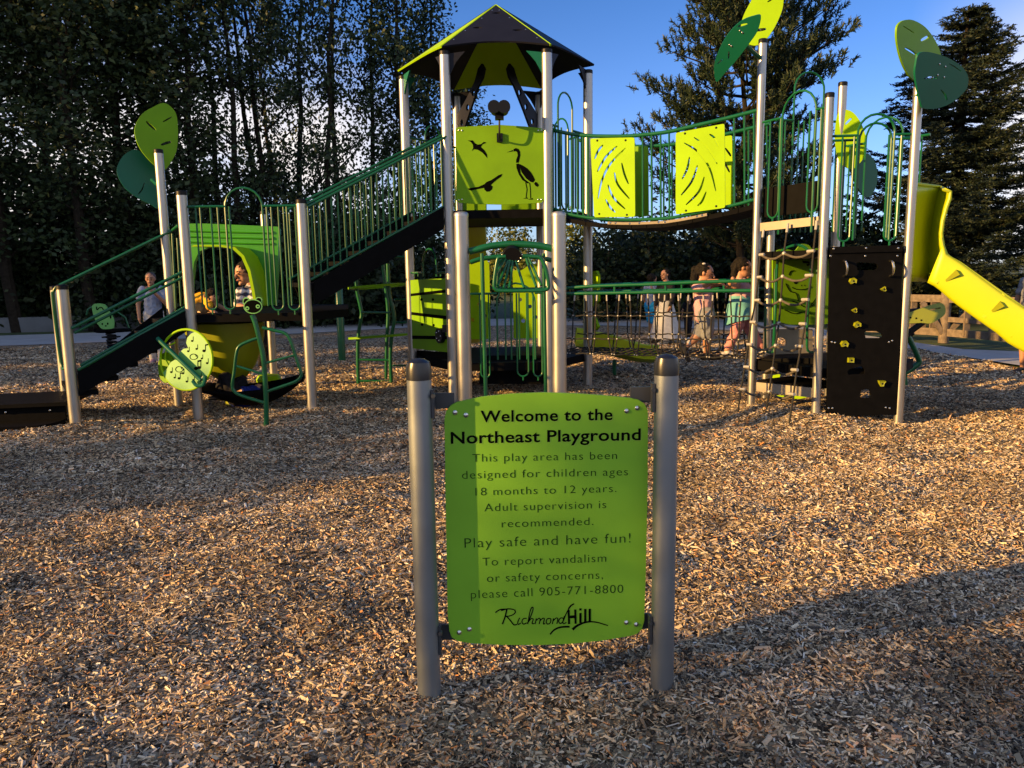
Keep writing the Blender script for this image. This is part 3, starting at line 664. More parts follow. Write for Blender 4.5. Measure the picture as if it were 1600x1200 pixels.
# olive shell below the deck
prof = [(1.02, .47), (.85, .45), (.65, .39), (.5, .31), (.38, .20), (.33, .14)]
k = MB(); V_ = []; nn2 = 36; cx0, cy0 = W(352, 520, 9.15).x, 9.15
for z, r in prof:
    for j in range(nn2):
        a = 2*math.pi*j/nn2; rib = 1-.05*(abs(math.sin(a*4.5))**10); V_.append((cx0+(.47-r)*.10+r*rib*math.cos(a), cy0+r*rib*.8*math.sin(a), z))
k.add(V_, [(i*nn2+j, i*nn2+(j+1) % nn2, (i+1)*nn2+(j+1) % nn2, (i+1)*nn2+j) for i in range(len(prof)-1) for j in range(nn2)])
k.add(V_[-nn2:], [tuple(range(nn2))])
k.build('ribbed_bowl', OLIVE, PS)
MB().lathe([(.09, -.03), (.09, .35)], (cx0+.04, cy0, 0), 14).build('bowl_stand', OLIVE, PS)
# rain wheel
pfW = PF(W(291, 562, 8.2), (-.25, -.95, .12)); c0 = pfW.px(291, 562); Rw = .325
ring = [(c0[0]+Rw*math.cos(t), c0[1]+Rw*math.sin(t)) for t in np.linspace(0, 2*math.pi, 41)[:-1]]
wk = MB().tube([pfW.w(p, .0) for p in ring], .013, 8, True); wh = wk.build('music_wheel', LIMEB, PS, label='round music wheel with pale green disc and engraved notes')
lo = [(c0[0]+Rw*math.cos(t), c0[1]+Rw*math.sin(t)) for t in np.linspace(rad(-152), rad(68), 30)]
wav = [(x*Rw+c0[0], y*Rw+c0[1]) for x, y in ((.20, .86), (.06, .72), (.02, .55), (.10, .38), (-.08, .36), (-.26, .20), (-.30, .02), (-.22, -.06), (-.40, .0), (-.58, -.10), (-.70, -.28))]
D_ = MB().plate(pfW, lo+wav, .016, h0=-.005)
notes = []
def note(u, v, s, fl=0):
    X = c0[0]+u*Rw; Y2 = c0[1]+v*Rw; t = np.linspace(0, 6.28, 9)[:-1]
    D_.plate(pfW, [(X+s*.5*math.cos(a), Y2+s*.38*math.sin(a)) for a in t], .002, (), 1, .0115)
    D_.plate(pfW, [(X+s*.38, Y2), (X+s*.52, Y2), (X+s*.52, Y2+s*1.7), (X+s*.38, Y2+s*1.7)], .0025, (), 1, .0115)
    if fl: D_.plate(pfW, [(X+s*.4, Y2+s*1.7), (X+s*1.3, Y2+s*1.9), (X+s*1.3, Y2+s*1.55), (X+s*.4, Y2+s*1.35)], .003, (), 1, .0115)
for a in ((.40, -.28, .05, 1), (.52, -.25, .045, 0), (.70, .30, .04, 1), (.42, .36, .028), (.10, .28, .028), (.82, -.10, .03), (-.55, -.42, .03), (-.25, -.62, .035, 1), (.05, -.72, .03), (.30, -.66, .028), (-.10, -.45, .03), (-.42, -.60, .025), (.62, .05, .025), (.25, .62, .028), (.58, -.55, .03)): note(*a)
for u, v in ((.30, .10), (-.25, -.32)):
    q = [(c0[0]+u*Rw+.035*math.cos(t)*(1+t*.08), c0[1]+v*Rw+.03*math.sin(t)) for t in np.linspace(0, 7.5, 18)]
    D_.tube([pfW.w(p, .013) for p in q], .0035, 5, mi=1)
D_.build('wheel_disc', [PALE, INK], wh)
k = MB().tube([pfW.at(252, 529, .06), pfW.at(320, 594, .06)], .024, 12)
k.tube(cr([tuple(pfW.at(x, y, .05)) for x, y in ((320, 593), (325, 588), (322, 601), (312, 602), (306, 595))], 4, False), .02, 8); k.build('wheel_handle', DLEAF, wh)
k = MB().tube([pfW.at(x, y, -.02) for x, y in ((272, 535), (258, 542), (256, 560), (266, 577))], .008, 6); k.build('wheel_spiral', LIMEB, wh)
MB().plate(pfW, [(c0[0]-.33+.10*math.cos(t), c0[1]-.09+.17*math.sin(t)) for t in np.linspace(0, 6.28, 20)[:-1]], .03, h0=-.12).build('back_disc', LIME, wh)
MB().tube([pfW.w((c0[0], c0[1]), -.02), Vector((LF[0], LF[1], pfW.w(c0).z+.05))], .03, 10).build('wheel_bracket', GREEN, wh)
# animal faced leaf climber
YL = 7.97
wp = lambda L_, y=YL: [tuple(W(a, b, y)) for a, b in L_]
k = MB().tube(cr(wp([(416, 668), (416, 628), (414, 590), (411, 555), (405, 528), (399, 505), (394, 492)]), 5, False), .026, 12)
lcl = k.build('leaf_climber', GREEN, PS)
k = MB()
k.tube(cr(wp([(408, 527), (392, 532), (374, 541), (369, 555), (366, 580), (363, 602), (367, 612), (380, 619), (416, 630)]), 5, False), .017, 10)
k.tube(cr(wp([(410, 512), (428, 516), (446, 521), (454, 532), (461, 553), (470, 580), (470, 588), (462, 596), (440, 604), (416, 612)]), 5, False), .017, 10)
k.tube(wp([(370, 572), (413, 585)]), .013, 8); k.tube(wp([(416, 567), (460, 555)]), .013, 8)
k.build('leaf_frame', GREEN, lcl)
pfF = PF(W(397, 478, YL-.03), (0, -1, .1)); oval = lambda x, y, a, b, n=22: [pfF.px(x+a*math.cos(t), y+b*math.sin(t)) for t in np.linspace(0, 2*math.pi, n+1)[:-1]]
k = MB().plate(pfF, oval(396, 479, 14.5, 11.5), .02)
k.plate(pfF, oval(385, 471, 5.5, 6.5), .02, h0=-.011); k.plate(pfF, oval(404.5, 469.5, 5.5, 5.5), .02, h0=-.011)
k.plate(pfF, oval(396, 479, 13, 10), .003, (), 1, .0195); k.plate(pfF, oval(385, 471, 4, 4.5), .003, (), 1, .0085); k.plate(pfF, oval(404.5, 469.5, 4, 4), .003, (), 1, .0085)
for x, y in ((387.5, 482), (404, 479)): k.plate(pfF, oval(x, y, 3.2, 3.2), .003, (), 0, .022); k.plate(pfF, oval(x, y, 1.2, 1.2), .003, (), 1, .0245)
k.build('animal_face', [PALE, INK], lcl)
MB().tube([W(398, 500, YL), W(398, 496, 8.4)], .02, 8).build('climber_arm', GREEN, lcl)
# hammock sling under the deck
k = MB(); a, b = W(318, 603, 8.75), W(474, 588, 9.2); V_ = []; nu, nv = 15, 7
for i in range(nu):
    f = i/(nu-1); c = a.lerp(b, f); sag = -.33*4*f*(1-f)*(.8)
    for j in range(nv):
        g_ = j/(nv-1)-.5; V_.append(c+Vector((-.15*g_, .62*g_, sag+.20*abs(2*g_)**2*(4*f*(1-f)))))
k.add(V_, [(i*nv+j, (i+1)*nv+j, (i+1)*nv+j+1, i*nv+j+1) for i in range(nu-1) for j in range(nv-1)])
hm = k.build('hammock', BLACK, PS); md = hm.modifiers.new('t', 'SOLIDIFY'); md.thickness = .025
k = MB().tube([a, Vector((LF[0], LF[1], .75))], .012, 6).tube([b, Vector((LR[0], LR[1]+.1, .8))], .012, 6); k.build('hammock_strap', ROPE, hm)
sp = W(420, 592, 9.9); MB().lathe([(0, -.04), (.15, -.04), (.16, 0), (.13, .05), (0, .07)], (sp.x, sp.y, sp.z), 18).build('stepping_pod', LIMEB, PS)
MB().lathe([(.04, 0), (.04, sp.z-.04)], (sp.x, sp.y, 0), 10).build('pod_stem', GREEN, PS)

# ---- middle stairs up to the tower
A, B = LR, T1
za = W(490, 437, 8.5).z; zb = W(692, 320, 9.36).z; h1 = W(474, 322, 8.47).z; h2 = W(690, 207, 9.36).z
hh = ((h1-za)+(h2-zb))/2
offs = Vector((-.50, .84))*1.0
pa = (A[0]+.05, A[1]+.03); pb = (B[0]-.02, B[1])
rail_run(pa, pb, za, zb, hh, 22, double=True)
qa = (A[0]-.42, A[1]+.86); qb = (B[0]-.52, B[1]+.90)
rail_run(qa, qb, za, zb, hh, 22)
pfM = VP(pa, pb); MB().plate(pfM, [pfM.px(x, y) for x, y in ((490, 440), (692, 323), (692, 358), (640, 388), (502, 470), (490, 476))], .03).build('stair_stringer', BLACK, PS)
pfM2 = VP(qa, qb); f0 = [(pfM.px(x, y)) for x, y in ((490, 440), (692, 323), (692, 358), (502, 470))]
du = (Vector((qa[0]-pa[0], qa[1]-pa[1], 0))).dot(pfM.ex)
o2 = (Vector((pa[0], pa[1], 0))-pfM.o).dot(pfM.ex)
MB().plate(pfM2, [(u-o2, v) for u, v in f0], .03).build('stair_stringer', BLACK, PS)
for i in range(7):
    f = (i+.5)/7; a = Vector((*pa, 0)).lerp(Vector((*pb, 0)), f); b = Vector((*qa, 0)).lerp(Vector((*qb, 0)), f); z = za+(zb-za)*f-.10
    d = (Vector((*pb, 0))-Vector((*pa, 0))).normalized()*.13; MB().prism([(q.x, q.y) for q in (a-d, a+d, b+d, b-d)], z-.05, z).build('stair_step', BLACK, PS)

# tower guards -------------------------------------------------
zg = zof(895, 208, 10.2)
arch_guard(T6, T5, zT+.05, zT+1.02, .36, .66, .22, bars=(.08, .18, .27, .75, .84, .93), loops=((.42, .52, zT+.05),))
arch_guard(T4, T3, zT+.05, zT+1.0, .30, .62, .30, bars=(.08, .18, .72, .82, .92), loops=())
k0 = arch_guard((T2[0]+.02, T2[1]+.05), T3, zT+.02, zT+.98, .22, .58, .42, bars=(.08, .15, .66, .74, .82, .9), loops=((.30, .46, zT+.02),))
# lime panels on the back of the tower, seen under the bird panel, and behind it
for u0, u1, m_ in ((.02, .34, LIME), (.52, .98, LIME)):
    pfb = VP(T5, T4); x0, x1 = u0*1.17, u1*1.17; MB().plate(pfb, [(x0, zT+.08), (x1, zT+.08), (x1, zT+.88), (x0, zT+.88)], .02).build('back_panel', m_, PS)

# ---- lower level of the tower
zl = .46
MB().prism(inset(HEX, .97), zl-.10, zl).build('lower_deck', BLACK, PS)
pfb = VP(T1, T2)
MB().plate(pfb, [pfb.px(x, y) for x, y in ((748, 560), (850, 560), (852, 606), (746, 606))], .03, [[pfb.px(x+dx, y+dy) for dx, dy in ((-3, -8), (3, -8), (4, 3), (-4, 3))] for x, y in ((808, 578), (829, 576), (755, 574))], h0=-.35).build('deck_skirt', BLACK, PS)
zt_ = zof(800, 458, 9.4)
u = lambda x: ub(x, T1, T2)
arch_guard(T1, T2, zl+.02, zt_, u(775), u(835), .12, bars=tuple(u(x) for x in (788, 797, 810, 822, 846)), loops=((u(748), u(762), zof(755, 590, 9.35)), (u(832), u(846), zof(838, 588, 9.35)), (u(806), u(824), zof(810, 588, 9.35))))
k = MB()
pfk = VP(T5, T4)
def lowpanel(u0, u1, z0, z1, pf_, name, holes=True):
    wv = [(u0, z0), (u1, z0), (u1, z1-.05)]+[(u1+(u0-u1)*t, z1+.05*math.sin(6*t)) for t in np.linspace(.1, .9, 9)]+[(u0, z1-.05)]
    hs = [[(u0+(u1-u0)*a+.03*math.cos(t), z0+(z1-z0)*b+.03*math.sin(t)) for t in np.linspace(0, 6.28, 9)[:-1]] for a, b in ((.25, .55), (.6, .45), (.8, .3), (.35, .25))] if holes else []
    MB().plate(pf_, wv, .02, hs).build(name, LIMEB, PS)
lowpanel(.02, .42, zl+.12, 1.72, pfk, 'activity_panel'); lowpanel(.76, 1.17, zl+.12, 1.62, pfk, 'activity_panel')
# striped lime panel on the left of the tower
pfp = VP(T6, T1); q = lambda L_: [pfp.px(x, y) for x, y in L_]
sp_ = MB().plate(pfp, q([(642, 438), (652, 437), (698, 435), (701, 440), (701, 550), (690, 549), (646, 544), (643, 540)]), .022)
for L_ in ([(642, 459), (642, 463), (701, 457), (701, 452)], [(642, 487), (642, 491.5), (701, 499), (701, 493.5)], [(643, 524), (643, 529.5), (701, 530), (701, 525)]): sp_.plate(pfp, q(L_), .003, (), 1, .0215)
for x, y in ((661, 468), (679, 468), (662, 507), (680, 508)): sp_.plate(pfp, [pfp.px(x+1.9*math.cos(t), y+2.2*math.sin(t)) for t in np.linspace(0, 6.28, 11)[:-1]], .003, (), 1, .0215)
so = sp_.build('striped_panel', [LIME, INK], PS)
c0 = pfp.at(694, 524, .06); R_m = Matrix((pfp.ex, pfp.ey, pfp.n)).transposed()
k = MB().tube([c0-pfp.n*.03, c0+pfp.n*.02], .095, 20)
for t in (0, 1.26, 2.5, 3.8, 5): k.ell(c0+pfp.n*.022+pfp.ex*.06*math.cos(t)+pfp.ey*.06*math.sin(t), (.008, .008, .008), 1, 6, 4)
k.box(pfp.at(703, 513, .05), (.1, .02, .09)); k.build('spinning_disc', [CAPM, STEEL], so)
arch_guard(T6, T1, 1.50, zof(670, 426, 9.9), .35, .68, .30, bars=(.12, .22, .78, .9))
MB().plate(pfp, q([(640, 548), (703, 552), (703, 566), (690, 562), (672, 561), (642, 556)]), .03, h0=-.1).build('deck_skirt', BLACK, PS)
# yellow slide leaving the back of the tower
k = MB(); n_ = 9
def chute(pts, wd, hs, th=.03):
    """trough swept along centre points: U section of width wd and side height hs"""
    K = MB(); sec = [(-wd/2, hs), (-wd/2-.03, hs+.02), (-wd/2-.05, hs), (-wd/2-.03, .0), (-wd/2+.1, -.06), (wd/2-.1, -.06), (wd/2+.03, .0), (wd/2+.05, hs), (wd/2+.03, hs+.02), (wd/2, hs), (wd/2-.02, .06), (wd/2-.12, 0), (-wd/2+.12, 0), (-wd/2+.02, .06)]
    P = [Vector(p) for p in pts]; V_ = []
    for i, p in enumerate(P):
        t = (P[min(i+1, len(P)-1)]-P[max(i-1, 0)]).normalized(); s_ = t.cross(Vector((0, 0, 1))).normalized(); u_ = s_.cross(t)
        V_ += [p+s_*a+u_*b for a, b in sec]
    m_ = len(sec); K.add(V_, [(i*m_+j, i*m_+(j+1) % m_, (i+1)*m_+(j+1) % m_, (i+1)*m_+j) for i in range(len(P)-1) for j in range(m_)]+[tuple(range(m_)), tuple(range((len(P)-1)*m_, len(P)*m_))[::-1]]); return K
chute(cr([(-.62, 11.4, 2.25), (-.62, 11.9, 2.0), (-.68, 12.8, 1.2), (-.74, 13.6, .45), (-.76, 14.2, .3)], 4, False), .45, .3).build('back_slide', YEL, PS)
# small low slide behind the rope bridge
chute(cr([tuple(W(x, y, Y)) for x, y, Y in ((905, 537, 11.3), (930, 541, 11.35), (955, 549, 11.45), (985, 557, 11.55), (1012, 559, 11.65))], 4, False), .5, .2).build('low_slide', YEL, PS)
MB().tube([(1.55, 11.5, -.02), (1.55, 11.5, .22)], .03, 8).build('slide_leg', GREEN, PS)
pfx = PF((1.25, 10.9, 0), (-.93, -.30, 0)); MB().plate(pfx, [pfx.px(x, y) for x, y in ((925, 425), (935, 423), (938, 430), (938, 470), (931, 478), (926, 474))], .04).build('side_panel', LIMEB, PS)
MB().plate(pfx, [pfx.px(x, y) for x, y in ((926, 495), (932, 496), (938, 510), (934, 516), (926, 512))], .04).build('side_panel', LIMEB, PS)

# ---- suspended bridge
BA, BB = (.55, 9.46), (2.63, 8.50); pfB = VP(BA, BB)
off = Vector((.454, .891, 0))*.86
top = [(862, 203), (893, 209.5), (919, 212), (940, 212.8), (984, 212.5), (1038, 207), (1075, 199), (1110, 191), (1145, 182.5), (1182, 173)]
bot = [(862, 325), (887, 334), (915, 339.5), (943, 342), (984, 343.5), (1042, 341), (1075, 335.5), (1110, 328), (1145, 321), (1182, 311)]
def interp(L_, x):
    for (x0, y0), (x1, y1) in zip(L_, L_[1:]):
        if x <= x1: return y0+(y1-y0)*(x-x0)/(x1-x0)
    return L_[-1][1]
def side(shift, label=None):
    P = lambda x, y: pfB.at(x, y)+shift
    k = MB().tube(cr([tuple(P(x, y)) for x, y in top], 3, False), .022, 10).tube(cr([tuple(P(x, y)) for x, y in bot], 3, False), .019, 10)
    o = k.build('bridge_rail', GREEN, PS)
    for x in (868, 875, 884, 893, 902, 911, 919, 1004, 1018, 1032, 1045.5, 1147, 1163, 1178):
        MB().tube([P(x, interp(top, x)), P(x+.6, interp(bot, x))], .0115, 8).build('baluster', GREEN, o)
    return o
side(Vector((0, 0, 0))); side(off)
# planks: curved deck
bp_ = [pfB.at(x, interp(bot, x)+7) for x in np.linspace(868, 1178, 14)]
for a, b in zip(bp_, bp_[1:]):
    c = b.lerp(a, .04); v = [a, c, c+off, a+off]
    MB().add([q-Vector((0, 0, .05)) for q in v]+v, [(3, 2, 1, 0), (4, 5, 6, 7)]+[(i, (i+1) % 4, 4+(i+1) % 4, 4+i) for i in range(4)]).build('bridge_plank', TAN if False else BLACK, PS)
for x in (955, 963, 985, 1000, 1030, 1040, 1090, 1098): MB().ell(pfB.at(x, interp(bot, x)+6, .015), (.018, .012, .012), 0, 8, 5).build('plank_bolt', STEEL, PS)
MB().tube([pfB.at(x, interp(bot, x)+6.5, .006) for x in np.linspace(950, 1105, 8)], .018, 6).build('plank_edge', TAN, PS)
def arcslot(p, w=1.7):
    P = cr([tuple(q) for q in p], 4, False); n = len(P); L_, R_ = [], []
    for i, a in enumerate(P):
        b, c = P[max(0, i-1)], P[min(n-1, i+1)]; d = Vector((c[0]-b[0], c[1]-b[1])).normalized(); s_ = w*math.sin(math.pi*(i+.6)/(n+.2))**.5
        L_.append((a[0]-d.y*s_, a[1]+d.x*s_)); R_.append((a[0]+d.y*s_, a[1]-d.x*s_))
    return L_+R_[::-1]
def bpanel(corner, slots, bolts, h, m_, shift=Vector((0, 0, 0)), rot=None):
    pf_ = PF(pfB.o+shift, pfB.n)
    def rc_(L_):                                     # rounded corners
        o = []
        for i in range(4):
            a, b, c = Vector(L_[i-1]), Vector(L_[i]), Vector(L_[(i+1) % 4])
            for t in (0, .25, .5, .75, 1): u_, w_ = b+(a-b).normalized()*6*(1-t), b+(c-b).normalized()*6*t; o.append(tuple((u_*(1-t)+w_*t)*.6+b*.4 if 0 < t < 1 else (u_ if t == 0 else w_)))
        return o
    k = MB().plate(pf_, [pf_.px(x, y) for x, y in rc_(corner)], .02, [[pf_.px(x, y) for x, y in arcslot(s_)] for s_ in slots], 0, h)
    for x, y in bolts: bolt(k, pf_, pf_.px(x, y), .013, h+.02, 1)
    return k.build('bridge_panel', [m_, CAPM], PS)
s1 = [[(944, 227), (936, 237), (931, 249)], [(966, 229), (948, 246), (935, 269)], [(979, 232), (955, 257), (942, 283), (936, 311)], [(973, 255), (977, 272), (983.5, 288)], [(961.5, 270), (967, 289), (985, 311)], [(951.5, 289), (960, 309), (978.5, 327)], [(948, 312), (955, 324), (963, 332)]]
s2 = [[(1109.5, 210.5), (1117.5, 216.5), (1124, 230)], [(1085.5, 215.5), (1104, 229), (1117, 247), (1121.5, 257)], [(1070, 224), (1092, 238), (1110, 264), (1119.5, 299)], [(1078.5, 246), (1075, 264), (1067, 280.5)], [(1091, 259), (1082, 284), (1065.5, 305.5)], [(1101.5, 277), (1093, 300), (1073, 320.5)], [(1104.5, 300), (1098, 315), (1091, 322)]]
bpanel([(924, 217), (993, 215.5), (994, 339), (930, 340)], s1, ((935, 220.5), (979, 220), (981, 336), (938, 334.5)), .022, LIMEB)
bpanel([(1057, 208.5), (1133, 194), (1134, 325), (1057, 335.5)], s2, ((1071.5, 209.5), (1120, 200.5), (1120, 322.5), (1073, 329.5)), .022, LIMEB)
bpanel([(962, 231), (1014, 229), (1015, 338), (966, 340)], [], (), .03, LIME, off)
bpanel([(1090, 221), (1145, 212), (1146, 323), (1092, 333)], [[(1134, 232), (1140, 240), (1143, 245)], [(1132, 253), (1137, 262), (1141, 270)]], (), .03, LIMEB, off)

# ---- lower net bridge
NA, NBp = (.62, 9.5), (2.66, 8.47); pfN = VP(NA, NBp); offN = Vector((.454, .891, 0))*.72
def netside(sh):
    P = lambda x, y: pfN.at(x, y)+sh
    k = MB().tube(cr([tuple(P(x, y)) for x, y in ((868, 452), (905, 448.5), (940, 446.5), (1020, 444), (1100, 440.5), (1178, 438.5))], 3, False), .020, 10)
    k.tube(cr([tuple(P(x, y)) for x, y in ((868, 460), (905, 458.5), (940, 458), (1020, 456.5), (1100, 454.5), (1178, 454))], 3, False), .020, 10)
    for x in (960, 1040, 1131): k.tube([P(x, 446), P(x+.5, 457)], .014, 8)
    o = k.build('net_bridge_rail', GREEN, PS)
    net = MB()
    def X(f): return 868+(1178-868)*f
    ys = {1: lambda x: 493+.012*(x-900)*.4, 2: lambda x: 529+.006*(x-900), 3: lambda x: 552+.028*(x-900)+0*x}
    for r_ in (1, 2, 3):
        net.tube([P(x, ys[r_](x)+(1.0 if i % 2 else -.5)) for i, x in enumerate(np.linspace(868, 1178, 30))], .0085, 6)
    xs_ = [880, 898, 916, 933, 948, 968, 984, 1003, 1022, 1039, 1060, 1076, 1099, 1114, 1141, 1158]
    for i, x in enumerate(xs_):
        dx = (5 if i % 2 == 0 else -7); x3 = (x+xs_[min(i+1, len(xs_)-1)])/2-2 if i % 2 == 0 else (x+xs_[i-1])/2+2
        net.tube([P(x, 459), P(x+dx*.35, ys[1](x)), P(x+dx*.55, ys[2](x)), P(x3, ys[3](x))], .0085, 6)
        MB().tube([P(x, 461), P(x+dx*.08, 470)], .0105, 8).build('rope_clip', SLEEVE, o); 
        for a, b in ((x+dx*.35, ys[1](x)), (x+dx*.55, ys[2](x)), (x3, ys[3](x))): net.ell(P(a, b), (.0115, .0115, .0115), 1, 8, 6)
    net.build('net', [ROPE, SLEEVE], o); return ys
ys = netside(Vector((0, 0, 0))); netside(offN)
zN = pfN.at(1040, 556).z
k = MB()
for i in range(26):
    f = i/25; p = pfN.at(868+310*f, ys[3](868+310*f)); k.tube([p, p+offN], .009, 6)
for j in (.33, .66): k.tube([pfN.at(868+310*f, ys[3](868+310*f))+offN*j for f in np.linspace(0, 1, 12)], .009, 6)
k.build('net_floor', ROPE, PS)

# ---- right tower
zU = zof(1350, 388, 7.6)
RH = [R2, R3, R4, R5, R6, R1]
MB().prism(inset(RH, .95), zU-.09, zU-.005).build('deck', BLACK, PS)
# climbing wall with holds and openings
pfC = VP(R2, R3); q = lambda L_: [pfC.px(x, y) for x, y in L_]
hol = [q([(1337, 411), (1340, 409.5), (1365, 411), (1370, 414), (1370, 419), (1366, 422), (1338, 422.5)]), q([(1349, 519), (1352, 517), (1368, 517), (1376, 521), (1378, 526), (1373, 528), (1351, 528)]),
       q([(1322, 580), (1326, 576), (1345, 571.5), (1350, 577), (1350, 584), (1324, 585)]), q([(1344, 609), (1349, 607.5), (1357, 608), (1360, 620), (1352, 622), (1342, 620)])]
cw = MB().plate(pfC, q([(1296, 386), (1408, 383), (1403, 647), (1290, 650)]), .03, hol).build('climbing_wall', BLACK, PS)
MB().plate(pfC, q([(1297, 386), (1407, 383), (1407, 393), (1297, 396)]), .02, (), 0, .03).build('wall_batten', BLACK, cw)
for x, y in ((1300, 389), (1350, 388), (1400, 388), (1296, 400), (1350, 400), (1400, 400), (1298, 534), (1303, 535), (1387, 534), (1392, 532), (1293, 637), (1299, 637), (1382, 636), (1388, 637)): k = MB(); bolt(k, pfC, pfC.px(x, y), .010, .052 if y < 394 else .032); k.build('bolt', STEEL, cw)
def hold(x, y, s, ang, kind):
    K = MB(); c = pfC.px(x, y); sh = [(1, .2), (.45, .85), (-.6, .75), (-1, .1), (-.55, -.7), (.1, -.45), (.7, -.8)] if kind == 0 else [(1, .7), (-1, .8), (-.8, .1), (-.2, -.9), (.4, -.8), (.5, .0)] if kind == 1 else [(.9, .8), (-.9, .8), (-.95, -.7), (.85, -.8)]
    s *= .85; P = [(c[0]+s*(a*math.cos(ang)-b*math.sin(ang)), c[1]+s*(a*math.sin(ang)+b*math.cos(ang))) for a, b in sh]
    cx_ = (sum(p[0] for p in P)/len(P), sum(p[1] for p in P)/len(P)); n = len(P)
    v = [pfC.w(p, .03) for p in P]+[pfC.w((cx_[0]+(p[0]-cx_[0])*.85, cx_[1]+(p[1]-cx_[1])*.85), .07) for p in P]+[pfC.w(cx_, .06)]
    K.add(v, [(i, (i+1) % n, n+(i+1) % n, n+i) for i in range(n)]+[(n+i, n+(i+1) % n, 2*n) for i in range(n)]); bolt(K, pfC, cx_, .010, .065, 1)
    K.build('climbing_hold', [OLIVE, CAPM], cw)
for a in ((1330, 439, .044, .2, 0), (1337, 507, .044, .3, 0), (1317, 537, .048, 0, 0), (1327, 562, .038, 0, 2), (1375, 598, .044, 0, 1), (1378, 452, .03, .6, 1), (1333, 485, .03, .5, 1)): hold(*a)
for x in (1316.5, 1388):
    MB().tube(cr([tuple(pfC.at(*p)) for p in ((x, 408, .03), (x, 408.5, .09), (x+1, 418, .11), (x+1, 428, .09), (x, 432, .03))], 4, False), .011, 8).build('grab_handle', STEEL, cw)
# guards with hoops on the upper deck
uu = lambda x: ub(x, R2, R3)
zf = zof(1350, 211, 7.6); arch_guard(R2, R3, zU+.06, zf, uu(1331), uu(1387), zof(1360, 178, 7.6)-zf, bars=(), loops=((uu(1308), uu(1326), zof(1320, 377, 7.6)), (uu(1379), uu(1398), zof(1388, 376, 7.6))), r=.013)
R2b, R3b = (R2[0]+.06, R2[1]+.14), (R3[0]+.06, R3[1]+.14)
arch_guard(R2b, R3b, zU+.08, zf-.02, uu(1334), uu(1384), zof(1365, 191, 7.7)-zf+.02, bars=(.2, .84), loops=(), r=.012)
def uv(x, A, B): return ub(x, A, B)
zs = zof(1240, 180, 8.05); u_ = lambda x: ub(x, R1, R2)
arch_guard(R1, R2, zU+.15, zs, u_(1215), u_(1266), zof(1243, 143, 8.0)-zs, bars=(), loops=((u_(1197), u_(1213), zof(1205, 341, 8.3)), (u_(1257), u_(1274), zof(1265, 333, 7.9))), r=.012)
arch_guard(R6, R5, zU+.2, zof(1250, 190, 9.1), .28, .72, zof(1248, 114, 9.1)-zof(1250, 190, 9.1), bars=(.08, .16, .36, .44, .52, .6, .80, .87, .94), loops=())
arch_guard(R5, R4, zU+.2, zof(1330, 222, 8.8), .3, .7, .25, bars=(.12, .2, .8, .9), loops=())
# beam at the top of the net and panel above it
a = W(1190, 355, 8.36); b = W(1281, 345, 7.78)
MB().beam(a, b, .05, .085).build('net_beam', TAN, PS)
MB().beam(a+Vector((.05, .1, .26)), b+Vector((.02, .1, .25)), .03, .30).build('deck_skirt', BLACK, PS)
# rope net ladder
LN = [[(1193, 362), (1188, 398), (1185, 433), (1181, 469), (1174, 503), (1169, 538), (1164, 573), (1158, 608), (1152, 651)],
      [(1231, 352), (1225, 396), (1223, 432), (1220, 469), (1217, 505), (1212, 540), (1207, 576), (1202, 612), (1195, 656)],
      [(1276, 348), (1271, 392), (1268, 430), (1262, 468), (1258, 506), (1252, 541), (1245, 578), (1240, 616), (1232, 668)]]
ya = (8.3, 8.05, 7.78); yb = [G(*L_[-1]).y for L_ in LN]
PT = [[W(x, y, ya[i]+(yb[i]-ya[i])*((y-LN[i][0][1])/(LN[i][-1][1]-LN[i][0][1]))-.05) for x, y in LN[i]] for i in range(3)]
k = MB()
for P in PT: k.tube(P[:-1]+[P[-1]+(P[-1]-P[-2])*.15], .010, 8)
nl = k.build('rope_net', ROPE, PS)
k = MB(); sl = MB()
for j in range(1, 8):
    for a, b in ((PT[0][j], PT[1][j]), (PT[1][j], PT[2][j])):
        md = a.lerp(b, .5)+Vector((0, -.02, -.05)); k.tube(cr([tuple(a), tuple(a.lerp(md, .6)+Vector((0, 0, -.012))), tuple(md), tuple(b.lerp(md, .6)+Vector((0, 0, -.012))), tuple(b)], 3, False), .0125, 8)
    a, b, c = PT[0][j], PT[1][j], PT[2][j]
    MB().tube([a-(b-a)*.04, a+(b-a)*.17], .016, 8).build('rope_sleeve', SLEEVE, nl); MB().tube([c-(c-b)*.2, c+(c-b)*.03], .016, 8).build('rope_sleeve', SLEEVE, nl); MB().ell(b, (.021, .021, .021)).build('rope_knot', SLEEVE, nl)
for P in PT: MB().tube([P[0]+Vector((0, 0, .02)), P[0]+(P[1]-P[0])*.25], .015, 8).build('rope_sleeve', SLEEVE, nl)
k.build('rope_rung', ROPEB, nl)
# lower deck of the right tower with its panel, hoop and steps
MB().prism(inset(RH, .95), .46, .56).build('lower_deck', BLACK, PS)
pe = VP((R6[0], R6[1]-.05), (R5[0], R5[1]-.05)); q = lambda L_: [pe.px(x, y) for x, y in L_]
ep = MB().plate(pe, q(cr([(1206, 400), (1214, 391), (1226, 389), (1240, 392), (1246, 386), (1252, 381), (1262, 383), (1268, 389), (1278, 388), (1291, 394)], 3, False)+[(1296, 420), (1294, 505), (1284, 507), (1232, 507), (1206, 500)]), .02)
for L_ in ([(1226, 443), (1233, 455), (1242, 458), (1246, 470)], [(1236, 449), (1244, 452), (1256, 452), (1266, 448)], [(1231, 430), (1234, 424), (1239, 423)], [(1236, 470), (1246, 474), (1258, 480), (1270, 476)], [(1225, 484), (1240, 490), (1254, 487), (1268, 490)], [(1280, 455), (1272, 468), (1266, 476)]):
    ep.tube([pe.at(*p, .021) for p in cr([tuple(z) for z in L_], 4, False)], .0055, 5, mi=1)
